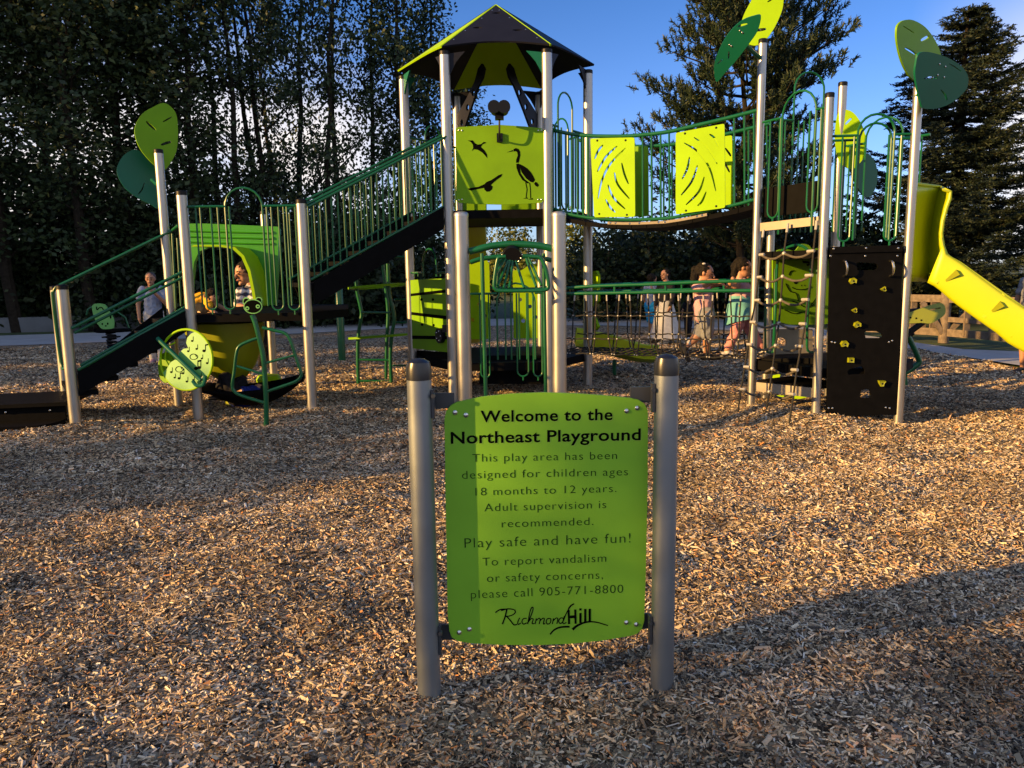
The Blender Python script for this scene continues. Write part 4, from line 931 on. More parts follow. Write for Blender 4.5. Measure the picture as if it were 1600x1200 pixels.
for x, y, a, b in ((1242, 441, 3.2, 3), (1251, 446, .8, 1), (1256, 446, .8, 1)): ep.plate(pe, [pe.px(x+a*math.cos(t), y+b*math.sin(t)) for t in np.linspace(0, 6.28, 11)[:-1]], .003, (), 1, .019)
for L_ in ([(1252, 407), (1265, 409), (1266, 412), (1253, 411)], [(1258, 413), (1266, 411), (1267, 413), (1260, 416)]): ep.plate(pe, q(L_), .003, (), 1, .019)
ep.build('drawing_panel', [LIME, INK], PS, label='lime panel with an engraved smiling face and wavy top')
pm = VP((2.9, 8.5), (3.6, 8.2))
k = MB().tube(cr([tuple(pm.at(*p)) for p in ((1208, 545), (1212, 480), (1214, 420), (1218, 398), (1228, 388), (1244, 383), (1258, 387), (1266, 400), (1267, 425), (1262, 490), (1261, 540))], 4, False), .015, 8)
for x0, x1, yb_ in ((1196, 1210, 551), (1261, 1276, 550)): k.tube(cr([tuple(pm.at(*p)) for p in ((x0, 470), (x0, 538), (x0+3, 549), ((x0+x1)/2, yb_), (x1-3, 549), (x1, 538), (x1+1, 420))], 4, False), .013, 8)
k.build('hoop_guard', GREEN, PS)
MB().plate(pe, q([(1206, 515), (1276, 515), (1276, 556), (1206, 556)]), .02, [q([(1219, 530), (1226, 528), (1234, 531), (1235, 541), (1225, 543), (1218, 540)])], h0=-.1).build('low_panel', TAN, PS)
# step into the lower deck
a = W(1183, 604, 8.3); b = W(1275, 614, 7.75)
MB().beam(a, b, .03, .10).build('step_riser', TAN, PS)
v = [a+Vector((0, 0, .055)), b+Vector((0, 0, .055))]; dn = Vector((.45, .25, 0))
MB().prism([(p.x, p.y) for p in (v[0], v[1], v[1]+dn, v[0]+dn)], a.z+.045, a.z+.075).build('tread', BLACK, PS)
a = W(1183, 572, 8.5); b = W(1280, 572, 8.0); MB().beam(a, b, .04, .17).build('deck_skirt', BLACK, PS)
for L_ in ([(1246, 577), (1268, 576), (1270, 584), (1268, 587), (1247, 587)], [(1208, 586), (1220, 584), (1218, 591), (1207, 591)], [(1206, 617), (1268, 619), (1250, 623), (1215, 621)]):
    pz = VP((3.0, 8.75), (3.7, 8.4)); MB().plate(pz, [pz.px(*p) for p in L_], .02).build('foot_pod', LIMEB, PS)

# ---- big yellow slide
pr = Vector((.5, .866, 0))*.72
pA = Vector((R3[0]+.02, R3[1]+.02, 0)); pfY = PF(pA, (-pr).normalized()); q = lambda L_: [pfY.px(x, y) for x, y in L_]
U2 = q([(1470, 372), (1472, 384), (1477, 397), (1486, 404), (1500, 412)]); e1 = pfY.px(1600, 483); U2 += [e1]
L2 = q([(1600, 548), (1560, 520), (1520, 492), (1490, 470), (1466, 449), (1450, 440)])
ex = (e1[0]+.9, e1[1]-.60); ex2 = (L2[0][0]+1.1, .22); ex3 = (ex[0]+.7, .5)
out = U2+[ex, ex3, ex2]+L2
def resamp(P, n):
    P = [Vector(p) for p in P]; L_ = [0]
    for a, b in zip(P, P[1:]): L_.append(L_[-1]+(b-a).length)
    o = []
    for i in range(n):
        t = L_[-1]*i/(n-1); j = max(k_ for k_ in range(len(P)-1) if L_[k_] <= t+1e-9); o.append(P[j].lerp(P[j+1], (t-L_[j])/max(1e-9, L_[j+1]-L_[j])))
    return o
ta, tb_ = resamp(cr(U2[1:]+[ex, ex3], 4, False), 34), resamp(cr(L2[::-1]+[ex2], 4, False), 34); k = MB(); V_ = []; nc = 13
for a, b in zip(ta, tb_):
    for j in range(nc): t = j/(nc-1); V_.append(pfY.w(a.lerp(b, t), .022*math.sin(math.pi*t)**.5-.02*t))
k.add(V_, [(i*nc+j, (i+1)*nc+j, (i+1)*nc+j+1, i*nc+j+1) for i in range(33) for j in range(nc-1)])
sl_ = k.build('slide', YEL, PS, ang=60); md = sl_.modifiers.new('t', 'SOLIDIFY'); md.thickness = .025; md.offset = -1
pfY2 = PF(pA+pr, (-pr).normalized()); MB().plate(pfY2, [(u, v) for u, v in out], .03).build('slide_wall', YEL, sl_)
Ltop = U2+[ex, ex3]; rim = [pfY.w(p, 0) for p in Ltop]; MB().tube(rim, .018, 8).build('slide_rim', YEL, sl_); MB().tube([p+pr for p in rim], .018, 8).build('slide_rim', YEL, sl_)
bedp = [ex2]+L2; k = MB(); n_ = len(bedp); B1_ = [pfY.w((p[0], p[1]+.05), -.01) for p in bedp]; k.add(B1_+[p+pr for p in B1_]+[p+Vector((0, 0, .03)) for p in B1_]+[p+pr+Vector((0, 0, .03)) for p in B1_],
   [(i, i+1, n_+i+1, n_+i) for i in range(n_-1)]+[(3*n_+i, 3*n_+i+1, 2*n_+i+1, 2*n_+i) for i in range(n_-1)]); k.build('slide_bed', YEL, sl_)
# scooped hood at the head of the slide: its left side turns away from the sun, its outer lip faces it
hy = [292, 300, 310, 325, 345, 365, 382, 397, 412, 426, 440]
hb = [1471, 1467, 1464, 1461, 1457.5, 1455, 1453, 1452, 1451.5, 1451, 1450]
hr = [1475, 1484.5, 1484, 1478.5, 1473, 1470.5, 1472, 1476, 1474, 1466, 1453]
k = MB(); V_ = []; nc = 13
for y, xb, xr in zip(hy, hb, hr):
    for j in range(nc):
        t = j/(nc-1)
        if t <= .6: f = t/.6; x = 1424+(xb-1424)*f; Y = 7.62+.36*f**1.15; yy = y-(6*(1-f) if y < 295 else 0)
        else: f = (t-.6)/.4; x = xb+(xr-xb)*f; Y = 7.98-.42*f; yy = y+(5*f if y < 295 else 0)
        V_.append(W(x, yy, Y))
nr_ = len(hy); k.add(V_, [(i*nc+j, (i+1)*nc+j, (i+1)*nc+j+1, i*nc+j+1) for i in range(nr_-1) for j in range(nc-1)])
hd2 = k.build('slide_hood', YEL, sl_, ang=50); md = hd2.modifiers.new('t', 'SOLIDIFY'); md.thickness = .02; md.offset = -1
MB().tube([V_[j] for j in range(nc)]+[V_[i*nc+nc-1] for i in range(1, nr_)], .014, 6).build('hood_rim', YEL, sl_)
k = MB(); k.box(W(1428, 288, 7.62), (.05, .03, .12)); k.build('hood_lug', YEL, sl_)
bk = [pfY.px(1424, 283), pfY.px(1424, 300)]
for L_ in ([(1489, 406), (1492, 409), (1464, 443.5), (1460, 440.5)], [(1566, 458), (1570, 461), (1539, 497), (1534, 494.5)]): MB().plate(pfY, q(L_), .007, h0=.020).build('slide_flange', YEL, sl_)
def tri_rib(L_):
    v = q(L_); k = MB(); P = [pfY.w(p, .004) for p in v]; k.add(P+[pfY.w(v[0], .028), pfY.w(v[1], .085), pfY.w(v[2], .085)], [(0, 4, 5)if False else (0, 1, 2), (0, 2, 5), (0, 4, 1), (1, 4, 5, 2), (0, 5, 4)]); return k
for L_ in ([(1468, 446), (1494, 421), (1500, 429)], [(1540, 494), (1562, 470), (1569, 478)]): tri_rib(L_).build('slide_gusset', OLIVE, sl_)  # dark olive paints the shadow by the flanges into these wedges
MB().tube(cr([tuple(pfY.at(*p, .016)) for p in ((1589, 505), (1588, 515), (1583, 523), (1579, 526))], 4, False), .012, 6).build('slide_boss', YEL, sl_)

# ---- leaf toppers
def leaf(pts, P0, n, m_, slots=(), dots=(), bend=.0, sub=4):
    pf_ = PF(P0, n); out = [pf_.px(*p) for p in cr(pts, sub)]; hs = [[pf_.px(*p) for p in arcslot(s_, w)] for s_, w in slots]
    cx_ = sum(p[0] for p in out)/len(out); k = MB().plate(pf_, out, .018, hs, 0, 0, (lambda p: -bend*(p[0]-cx_)**2) if bend else None)
    for d in dots: bolt(k, pf_, pf_.px(*d), .010, .02, 1)
    return k.build('leaf', [m_, STEEL], PS)
# left post
leaf([(254, 161.5), (266, 167), (275, 180), (277.5, 205), (276, 232), (270, 248), (257, 266), (246, 262), (232, 250), (218, 232), (210.5, 212), (211.5, 196), (222, 178), (238, 168)], W(245, 250, 9.50), (.62, -.76, .10), LIME,
     (([(228, 190), (235, 197), (243, 204)], 2.0), ([(254, 191), (261, 187), (268, 183)], 1.2), ([(251, 227), (259, 224), (267, 222)], 2.2)))
leaf([(212, 234), (225, 242), (246, 258), (252, 285), (248, 324), (236, 320), (216, 310), (195, 294), (184, 275), (183, 261), (190, 247), (200, 238)], W(225, 285, 9.62), (.50, -.85, .10), DLEAF, (([(216, 304), (222, 296), (225.5, 286)], 1.0),))
MB().tube([W(237, 281, 9.5), W(247, 290, 9.40)], .02, 8).build('leaf_arm', GREEN, PS)
# right tower, inner post
leaf([(1172, 5), (1185, -14), (1200, -24), (1216, -24), (1223.5, -8), (1223, 12), (1216, 32), (1205, 52), (1192, 67), (1180, 72), (1168, 68), (1158, 52), (1160, 30)], W(1186, 60, 8.52), (-.28, -.93, .05), LIMEB,
     (([(1199, 4), (1204, 1), (1208, -3)], 1.3), ([(1178, 49), (1188, 47.5), (1197, 46)], 2.4)))
leaf([(1189, 24), (1178, 24), (1160, 31), (1142, 47), (1128, 68), (1117, 96), (1116, 112), (1120, 127), (1133, 113), (1150, 94), (1170, 68), (1184, 47)], W(1160, 60, 8.15), (-.25, -.75, -.55), DLEAF,
     (([(1153, 41), (1160, 38.5), (1168, 36.5)], 1.9), ([(1139, 79), (1138.8, 85), (1138.3, 91)], 1.2), ([(1121, 99), (1125, 95.5), (1129, 92)], 1.0)), ((1156, 47), (1160, 50), (1140, 69), (1143, 71)))
MB().tube([W(1162, 68, 8.2), W(1189, 92, 8.44)], .022, 8).build('leaf_arm', GREEN, PS)
# right tower, outer post
leaf([(1401, 38), (1410, 32), (1424, 32), (1443, 43), (1458, 63), (1467, 84), (1466, 100), (1452, 115), (1437, 124), (1429, 127), (1418, 119), (1406, 96), (1399, 68), (1398, 48)], W(1425, 120, 7.63), (.62, -.75, -.10), LIME,
     (([(1408, 41), (1416, 46), (1425, 52)], .9), ([(1436, 64), (1443, 60), (1449, 57)], 2.6), ([(1411, 75), (1420, 80), (1429, 86)], 2.0)))
leaf([(1429, 96), (1432, 85), (1440, 81), (1455, 82.5), (1478, 90), (1499, 103), (1509, 117), (1510, 130), (1505, 142), (1485, 160), (1462, 169), (1442, 169.5), (1437, 164), (1431, 140), (1427, 115)], W(1465, 125, 7.35), (.50, -.82, -.25), DLEAF,
     (([(1480.5, 99.5), (1490, 105), (1499, 111.5)], .9), ([(1467, 140), (1474, 148), (1477, 157)], 1.4), ([(1441, 123), (1452, 121), (1462, 122)], 1.9)), ((1465, 100), (1474, 104), (1462, 117), (1472, 120.5)))
MB().tube([W(1462, 124, 7.4), W(1430, 152, 7.58)], .022, 8).build('leaf_arm', GREEN, PS)
# right tower, back post
leaf([(1308, 180), (1318, 172), (1332, 176), (1345, 193), (1353, 218), (1352, 240), (1344, 254), (1333, 264), (1322, 262), (1310, 250), (1304, 215)], W(1325, 220, 9.1), (-.2, -.97, .05), LIMEB, (([(1320, 195), (1325, 190), (1330, 185)], 1.5),))
leaf([(1322, 240), (1338, 240), (1355, 241), (1366, 256), (1369, 275), (1366, 294), (1356, 308), (1345, 303), (1334, 284), (1326, 262)], W(1345, 270, 9.35), (.5, -.85, .0), DLEAF)

# ------------------------------------------------------------------ welcome sign
SG = thing('welcome_sign', 'lime welcome sign with printed rules between two grey posts', 'sign', (.11, 2.67, 0))
pl, prr = (-.325, 2.66), (.545, 2.68)
SCAP = mat('sign_post_cap', (.012, .014, .02), .3, 0, .2, 30)
o1 = post(pl, zof(665, 577, 2.66), .0435, SCAP, SG, SPOST, .02); o2 = post(prr, zof(1037, 570, 2.68), .0425, SCAP, SG, SPOST, .02)
pfG = VP((-.33, 2.682), (.55, 2.717)); q = lambda L_: [pfG.px(x, y) for x, y in L_]
so_ = q([(694.5, 655), (697, 643), (704, 634), (714, 628.5), (750, 620.5), (800, 615.5), (850, 613.5), (900, 615), (950, 618.5), (985, 622), (998, 625), (1007, 631), (1012, 641), (1012.5, 660), (1012, 760), (1009, 900), (1006.5, 970), (1003, 983), (996, 990), (985, 993.5), (940, 1001), (890, 1006), (840, 1008), (780, 1007.5), (735, 1005), (716, 1002), (706, 996), (702, 985), (699.5, 960), (696.5, 800)])
PLt = MB().plate(pfG, so_, .014, h0=-.014)
for x, y in ((711, 644.5), (728, 648.5), (979, 642), (995.5, 637.5), (717.5, 988), (733.5, 983), (978.5, 972.5), (994, 975.5)): bolt(PLt, pfG, pfG.px(x, y), .0095, .001, 1)
pnl = PLt.build('sign_panel', [SIGNM, STEEL], SG)
BRK = mat('sign_bracket', (.05, .055, .065), .4, .3, .1, 10)
for x, y0, y1, p, sx in ((693, 608, 652, pl, 1), (693, 976, 1020, pl, 1), (1016, 600, 645, prr, -1), (1016, 965, 1008, prr, -1)):
    zc = (zof(x, y0, 2.66)+zof(x, y1, 2.66))/2; k = MB(); h = abs(zof(x, y0, 2.66)-zof(x, y1, 2.66))
    k.box((p[0]+sx*.047, p[1], zc), (.010, .035, h)); k.box((p[0]+sx*.080, p[1]+.046+(.035 if sx < 0 else .018)*.6, zc), (.075, .014, h*.55)); k.tube([(p[0]+sx*.05, p[1]-.03, zc+h*.3), (p[0]+sx*.05, p[1]-.012, zc+h*.3)], .008, 8)
    k.build('bracket', BRK, SG)
def textmesh(s, off=0.0, sp=1.0):
    c = bpy.data.curves.new('t', 'FONT'); c.body = s; c.size = 1; c.offset = off; c.space_character = sp; c.resolution_u = 5
    o = bpy.data.objects.new('t', c); COL.objects.link(o); bpy.context.view_layer.update()
    me = bpy.data.meshes.new_from_object(o.evaluated_get(bpy.context.evaluated_depsgraph_get()))
    v = [tuple(x.co) for x in me.vertices]; f = [tuple(p.vertices) for p in me.polygons]
    bpy.data.objects.remove(o); bpy.data.meshes.remove(me); return v, f
LT = MB()
def line(s, x0, y0, x1, y1, hx, off, sp=1.0, h=.0012, mi=0):
    """text from pixel (x0,y0) to (x1,y1) on the baseline; hx = height of a capital in pixels"""
    v, f = textmesh(s, off, sp); xa = min(p[0] for p in v); xb = max(p[0] for p in v); a, b, up = Vector(pfG.px(x0, y0)), Vector(pfG.px(x1, y1)), Vector(pfG.px(x0, y0-hx))
    e = (b-a); w_ = e.length; e /= w_; u_ = Vector((-e.y, e.x)); hh = (up-a).length/.73
    LT.add([pfG.w(a+e*((p[0]-xa)/(xb-xa)*w_)+u_*(p[1]*hh), h) for p in v], f, mi)
TXT = [('Welcome to the', 751, 659.3, 957, 655.8, 18.5, .018, 1.06), ('Northeast Playground', 704.5, 693, 1001, 687.3, 19, .018, 1.04),
 ('This play area has been', 738, 721.6, 964, 717.2, 13.2, -.011, 1.12), ('designed for children ages', 722, 748, 981, 742.5, 13.2, -.011, 1.12), ('18 months to 12 years.', 743, 774.3, 963, 768.6, 13, -.011, 1.12),
 ('Adult supervision is', 757, 799, 947, 793.8, 13.2, -.011, 1.12), ('recommended.', 784, 824, 927, 820, 13, -.011, 1.12), ('Play safe and have fun!', 726, 855.8, 985, 847.5, 16, -.011, 1.12),
 ('To report vandalism', 754, 884, 947, 877.6, 13.6, -.011, 1.12), ('or safety concerns,', 761, 909.3, 942, 904, 13.6, -.011, 1.12), ('please call 905-771-8800', 736, 935, 973.5, 926, 14, -.011, 1.12)]
LIT_EDGE = mat('lettering_lit_edge', (.20, .40, .04), .45)  # lighter offset copy, a painted highlight along the letters' lower right edges
for s_, x0, y0, x1, y1, hx, off, sp in TXT:
    e_ = 1.1 if off > 0 else .6
    LT = MB()
    if off > 0: line(s_, x0+e_, y0+e_, x1+e_, y1+e_, hx, off, sp, .0006, 1)
    line(s_, x0, y0, x1, y1, hx, off, sp, .0012); LT.build('text_line', [INK if off > 0 else ENGR, LIT_EDGE], pnl, ang=None)
LT = MB()
v0 = pfG.px(887, 975)
line('H', 887.5, 974.2, 901, 973.4, 22, .03); 
for x in (907, 914.5, 921.5): LT.plate(pfG, q([(x-1.9, 973-(x-907)*.08), (x+1.7, 972.8-(x-907)*.08), (x+1.7, (957.5 if x < 910 else 951)), (x-1.9, (957.7 if x < 910 else 951.2))]), .0008, h0=.0006)
LT.plate(pfG, q([(905.1, 953.8), (908.7, 953.6), (908.7, 950.2), (905.1, 950.4)]), .0008, h0=.0006)
def stroke(pts, w0, w1=None):
    w1 = w1 or w0; P = cr(pts, 6, False); n = len(P); L_, R_ = [], []
    for i in range(n):
        b, c = P[max(0, i-1)], P[min(n-1, i+1)]; d = Vector((c[0]-b[0], c[1]-b[1])); d = d.normalized() if d.length else Vector((1, 0)); w_ = (w0+(w1-w0)*i/n)
        L_.append((P[i][0]-d.y*w_, P[i][1]+d.x*w_)); R_.append((P[i][0]+d.y*w_, P[i][1]-d.x*w_))
    for dd, hh, mi in ((.5, .0005, 1), (0, .0011, 0)):
        A_ = [pfG.w(pfG.px(x+dd, y+dd), hh) for x, y in L_]; B_ = [pfG.w(pfG.px(x+dd, y+dd), hh) for x, y in R_]
        LT.add(A_+B_, [(i, i+1, n+i+1, n+i) for i in range(n-1)], mi)
for pts, w0 in (([(774, 957), (781, 952.5), (790, 951.5)], 1.0), ([(792, 952), (789, 964), (785, 975)], 1.1), ([(783, 954), (793, 951.2), (803, 952.5), (805, 957), (799, 961.5), (790, 963)], .9), ([(792, 963), (798, 970), (803, 976), (808, 975.5)], 1.0),
   ([(812, 965), (809, 972), (810, 975.5), (814, 973)], .85), ([(823, 966), (818, 966.5), (815.5, 971), (818, 975), (823, 973)], .85), ([(824, 974), (830, 961), (833, 950.5), (831, 949), (828, 956), (824.5, 975)], .85), ([(825, 972), (830, 966.5), (833, 967.5), (831.5, 974), (835, 974)], .85),
   ([(838, 966), (836, 975)], .85), ([(837, 970), (842, 966), (844, 967.5), (842.5, 975)], .85), ([(843.5, 970), (848, 966), (850.5, 967), (849, 974.5), (852, 974)], .85), ([(859, 966), (855, 967), (853.5, 972), (856, 975), (860, 972.5), (860.5, 967), (857.5, 966)], .85),
   ([(865, 966), (863, 975)], .85), ([(864, 970), (869, 965.5), (871.5, 967), (870, 974.5)], .85), ([(881, 966), (876, 965.5), (873, 970), (875, 974), (879.5, 971), (884, 960), (889, 950.5), (893, 945.5), (896, 944)], .9), ([(882, 962), (879.5, 971), (881, 974.5), (885, 972)], .85), ([(888, 951), (892, 946), (897, 943.2)], 1.0)): stroke(pts, w0)
stroke([(859.5, 991), (866, 984), (876, 979.8), (890, 979)], 1.2, 1.6); stroke([(894.5, 983.5), (901, 978), (910, 973.5), (921, 971.3), (934, 972.5), (950, 977.3)], 2.1, .7)
LT.build('logo', [INK, LIT_EDGE], pnl, ang=None)

# ------------------------------------------------------------------ spinner in front of the tower
SP = thing('hanging_spinner', 'hanging green hoop spinner between two thick silver posts', 'spinner', (0, 6.8, 0))
h1, h2 = (-.42, 6.8), (.425, 6.78)
for p, py in ((h1, 331), (h2, 331)):
    zt = zof(726 if p is h1 else 874, py, 6.8); MB().lathe([(.0625, -.05), (.0625, zt-.025)], (p[0], p[1], 0), 28).build('post', POST, SP)
    MB().lathe([(.0645, zt-.04), (.0645, zt-.018), (.055, zt-.004), (.02, zt+.004), (0, zt+.005)], (p[0], p[1], 0), 28).build('post_cap', POST, SP)
ym = 6.8; k = MB()
k.tube(cr([tuple(W(x, y, ym)) for x, y in ((733, 393), (745, 390), (770, 384), (800, 381.5), (835, 383), (855, 386.5), (866, 390))], 4, False), .030, 14); k.build('arch_beam', GREEN, SP)
k = MB()
k.tube(cr([tuple(W(x, y, ym+.35)) for x, y in ((735, 410), (750, 405), (770, 402), (800, 400), (840, 402), (862, 407))], 4, False), .022, 12)
k.build('rear_beam', GREEN, SP)
c = W(800, 397, ym-.02); k = MB()
k.tube([c+Vector((0, .06, .02)), c+Vector((0, -.05, -.02))], .078, 22)
hub = k.build('hub', CAPM, SP)
k = MB()
for t in np.linspace(rad(185), rad(355), 9): k.ell(c+Vector((.085*math.cos(t), -.04, .0+.085*math.sin(t))), (.010, .012, .010), 0, 8, 5)
k.tube([c+Vector((.084*math.cos(t), -.03, .084*math.sin(t))) for t in np.linspace(rad(180), rad(360), 16)], .010, 6, mi=1); k.build('hub_bolts', [STEEL, CAPM], hub)
# basket: rounded hoop at the bottom held by slanting bars round the hub
hw = lambda L_, Y: [tuple(W(x, y, Y)) for x, y in L_]
for Y, dx, sc in ((ym-.22, 0, 1), (ym+.20, 4, .93)):
    f = lambda L_: [(800+(x-800)*sc+dx, 418+(y-418)*sc) for x, y in L_]
    k = MB().tube(cr(hw(f([(790, 401), (780, 402), (777, 408), (774, 425), (772, 445), (774, 451), (780, 454), (800, 454.5), (840, 454), (852, 453), (857, 447), (854, 425), (848, 408), (842, 402), (826, 401)]), Y), 4, False), .0165, 10); k.build('hoop', GREEN, SP)
for (x0, y0, x1, y1) in ((794, 407, 778, 446), (797, 407, 787, 450), (801, 408, 796, 450), (806, 408, 819, 450), (790, 405, 774, 430), (826, 403, 846, 446), (822, 404, 838, 448), (786, 404, 777, 412)):
    MB().tube([W(x0, y0, ym-.06), W((x0+x1)/2, (y0+y1)/2, ym-.13), W(x1, y1, ym-.22)], .0115, 8).build('spinner_bar', GREEN, SP)
for x, yb_, Yb_ in ((753, 626, 6.62), (849.5, 614, 7.0)):
    g_ = W(x, 396, Yb_); MB().tube([g_, Vector((g_.x+.012, g_.y, -.03))], .017, 10).build('support_bar', GREEN, SP)

# ------------------------------------------------------------------ disc pod climber behind the stairs
PC = thing('pod_climber', 'green ladder climber with two lime ring platforms behind the stairs', 'climber', (-1.9, 10.95, 0))
Yp = 10.95
for L_, Y in (([(557, 438), (558, 455), (563, 478), (565, 492), (561, 515), (559, 545), (560, 600)], Yp+.05), ([(606, 412), (607, 440), (609, 463), (614, 482), (616, 500), (612, 525), (610, 560), (612, 603)], Yp-.1), ([(598, 414), (602, 445), (606, 480), (606, 505), (604, 540), (603, 595)], Yp+.35)):
    MB().tube(cr(hw(L_, Y), 4, False), .026, 10).build('climber_pole', GREEN, PC)
for (x0, x1, y) in ((564, 611, 488), (561, 609, 562), (562, 612, 595)): MB().tube([W(x0, y, Yp), W(x1, y+.5, Yp-.05)], .015, 8).build('rung', GREEN, PC)
for (x0, x1, y) in ((616, 634, 401.5), (616, 634, 468), (618, 635, 504), (614, 634, 571)): MB().tube([W(x0, y, Yp), W(x1, y, Yp+.1)], .013, 8).build('rung', GREEN, PC)
for cx_, cy_, a_, b_ in ((594, 449, 50, .34), (594, 527, 50, .30)):
    cc_ = W(cx_, cy_, Yp+.1); A_ = a_*Yp/1200; k = MB(); n_ = 36; V_ = []
    for i in range(n_):
        t = 2*math.pi*i/n_
        for rr_, dz in ((1, 0), (1, .03), (.72, .03), (.72, 0)): V_.append(cc_+Vector((A_*rr_*math.cos(t), b_*rr_*math.sin(t), dz+.05*math.sin(t)*0+.03*math.cos(t+.6))))
    k.add(V_, [(i*4+j, i*4+(j+1) % 4, ((i+1) % n_)*4+(j+1) % 4, ((i+1) % n_)*4+j) for i in range(n_) for j in range(4)])
    k.build('ring_platform', LIME, PC)
g_ = G(538, 563, 0); MB().tube([Vector((g_.x, 13.6, 0)), W(533, 440, 13.6)], .07, 14).build('thick_pole', GREEN, PC) if False else None
tp = thing('green_post', 'thick plain dark green post beyond the ring climber', 'post', (g_.x, 13.7, 0))
MB().lathe([(.065, -.05), (.065, 1.42), (.05, 1.45), (0, 1.46)], (g_.x, 13.7, 0), 18).build('pole', GREEN, tp)

# ------------------------------------------------------------------ spring riders
SR = thing('spring_rider', 'pale green animal spring rider in the shade at the left', 'spring toy', (-8.35, 16.2, 0)); Ys = 16.2
pz = PF((0, Ys, 0), (.15, -1, 0)); q = lambda L_: [pz.px(x, y) for x, y in L_]
k = MB().plate(pz, q(cr([(145, 478), (152, 474), (165, 476), (170, 484), (174, 490), (179, 500), (179, 509), (177, 513), (162, 514), (155, 508), (149, 498), (146, 488)], 3)), .04)
for x, y, a, b in ((161, 506, 1.4, 1.9), (169.5, 505.5, 1.4, 1.9), (166.5, 509, 1.4, 1.2), (174, 495, 1.4, 3)): k.plate(pz, [pz.px(x+a*math.cos(t), y+b*math.sin(t)) for t in np.linspace(0, 6.28, 9)[:-1]], .003, (), 1, .0395)
k.tube([pz.at(*p, .042) for p in cr([(152, 479), (153, 484), (156, 481), (160, 480), (163, 484)], 3, False)], .01, 5, mi=1)
k.build('animal_cutout', [PALE, INK], SR)
k = MB().tube(cr([tuple(W(x, y, Ys)) for x, y in ((149, 514), (150, 518), (175, 518), (205, 516))], 4, False), .03, 8); k.box(W(178, 515.5, Ys), (.55, .28, .05)); k.build('seat', BLACK, SR)
co = W(173, 519, Ys); k = MB().tube([Vector((co.x+.085*math.cos(t), Ys+.085*math.sin(t), co.z*(1-t/38))) for t in np.linspace(0, 37.6, 90)], .022, 6); k.box((co.x, Ys, co.z-.10), (.30, .2, .03)); k.build('spring', CAPM, SR)
k = MB().tube(cr([tuple(W(x, y, Ys+.25)) for x, y in ((135, 492), (138, 483), (148, 478))], 4, False), .018, 6).tube([W(175, 482, Ys+.2), W(196, 496, Ys+.2), W(203, 516, Ys+.2)], .018, 6); k.build('handle', GREEN, SR)

TR = thing('bent_rider', 'lime winged rider on a bent dark green pole by the yellow slide', 'play toy', (5.3, 9.9, 0)); Yt = 9.9
k = MB().tube(cr(hw([(1413, 627), (1415, 605), (1413, 585), (1422, 578), (1434, 569), (1436, 563), (1430, 548), (1421, 530), (1417, 520)], Yt), 4, False), .035, 10); k.build('bent_pole', GREEN, TR)
k = MB().tube(cr(hw([(1416, 526), (1424, 517), (1436, 508), (1447, 498), (1449, 490), (1440, 486), (1418, 488), (1405, 492)], Yt), 4, False), .04, 10).tube(hw([(1418, 530), (1427, 522), (1414, 512)], Yt), .02, 8); k.build('handle_loop', CAPM, TR)
pz2 = PF((0, Yt-.05, 0), (-.1, -1, .25)); q = lambda L_: [pz2.px(x, y) for x, y in L_]
k = MB().plate(pz2, q(cr([(1405, 494), (1425, 487), (1450, 478), (1468, 474), (1475, 480), (1475, 491), (1466, 499), (1452, 506), (1438, 505), (1420, 506), (1405, 505)], 3)), .03, [q(arcslot([(1452, 485), (1457, 484), (1462, 483)], 1.2)), q(arcslot([(1462, 483.5), (1465, 482.6), (1468, 482)], 1.2))])
for x, y in ((1421, 497), (1430, 498), (1438, 501)): k.plate(pz2, [pz2.px(x+1.6*math.cos(t), y+1.4*math.sin(t)) for t in np.linspace(0, 6.28, 9)[:-1]], .003, (), 1, .0295)
k.build('wing_panel', [OLIVE, INK], TR)
MB().lathe([(.045, -.03), (.045, .03)], (W(1413, 625, Yt).x, Yt, 0), 12).build('foot_plate', SLEEVE, TR)

# ------------------------------------------------------------------ people
SKIN = mat('skin', (.34, .17, .10), .5, 0, .06, 12); HAIR = mat('dark_hair', (.010, .008, .007), .75, 0, .5, 40, .8, 90, spec=.15)
def cloth(name, c, plaid=None, stripes=None):
    M = mat(name, c, .85, 0, .10, 14, .25, 160, spec=.15); return M
FOLD = bpy.data.textures.new('folds', 'CLOUDS'); FOLD.noise_scale = .075; FOLD.noise_depth = 1
TUFT = bpy.data.textures.new('tufts', 'CLOUDS'); TUFT.noise_scale = .035; TUFT.noise_depth = 2
def remesh(mb, name, m_, parent, vox=.009, sm=4, label=None):
    me = mb.mesh(name, m_, None); o = bpy.data.objects.new('tmp', me); COL.objects.link(o)
    r = o.modifiers.new('r', 'REMESH'); r.mode = 'VOXEL'; r.voxel_size = vox; r.use_smooth_shade = True
    s_ = o.modifiers.new('s', 'SMOOTH'); s_.iterations = sm; s_.factor = .5
    if name not in ('body', 'shoe', 'shoes', 'socks'):             # folds in cloth, unevenness in hair
        d_ = o.modifiers.new('d', 'DISPLACE'); d_.texture = FOLD if name != 'hair' else TUFT; d_.strength = .035 if name != 'hair' else .03; d_.mid_level = .5; d_.texture_coords = 'GLOBAL'
    bpy.context.view_layer.update()
    m2 = bpy.data.meshes.new_from_object(o.evaluated_get(bpy.context.evaluated_depsgraph_get())); bpy.data.objects.remove(o); bpy.data.meshes.remove(me)
    m2.name = name; m2.materials.clear()
    for q_ in (m_ if isinstance(m_, (list, tuple)) else [m_]): m2.materials.append(q_)
    m2.polygons.foreach_set('use_smooth', [True]*len(m2.polygons))
    return link(name, m2, parent, label=label)
V3 = Vector
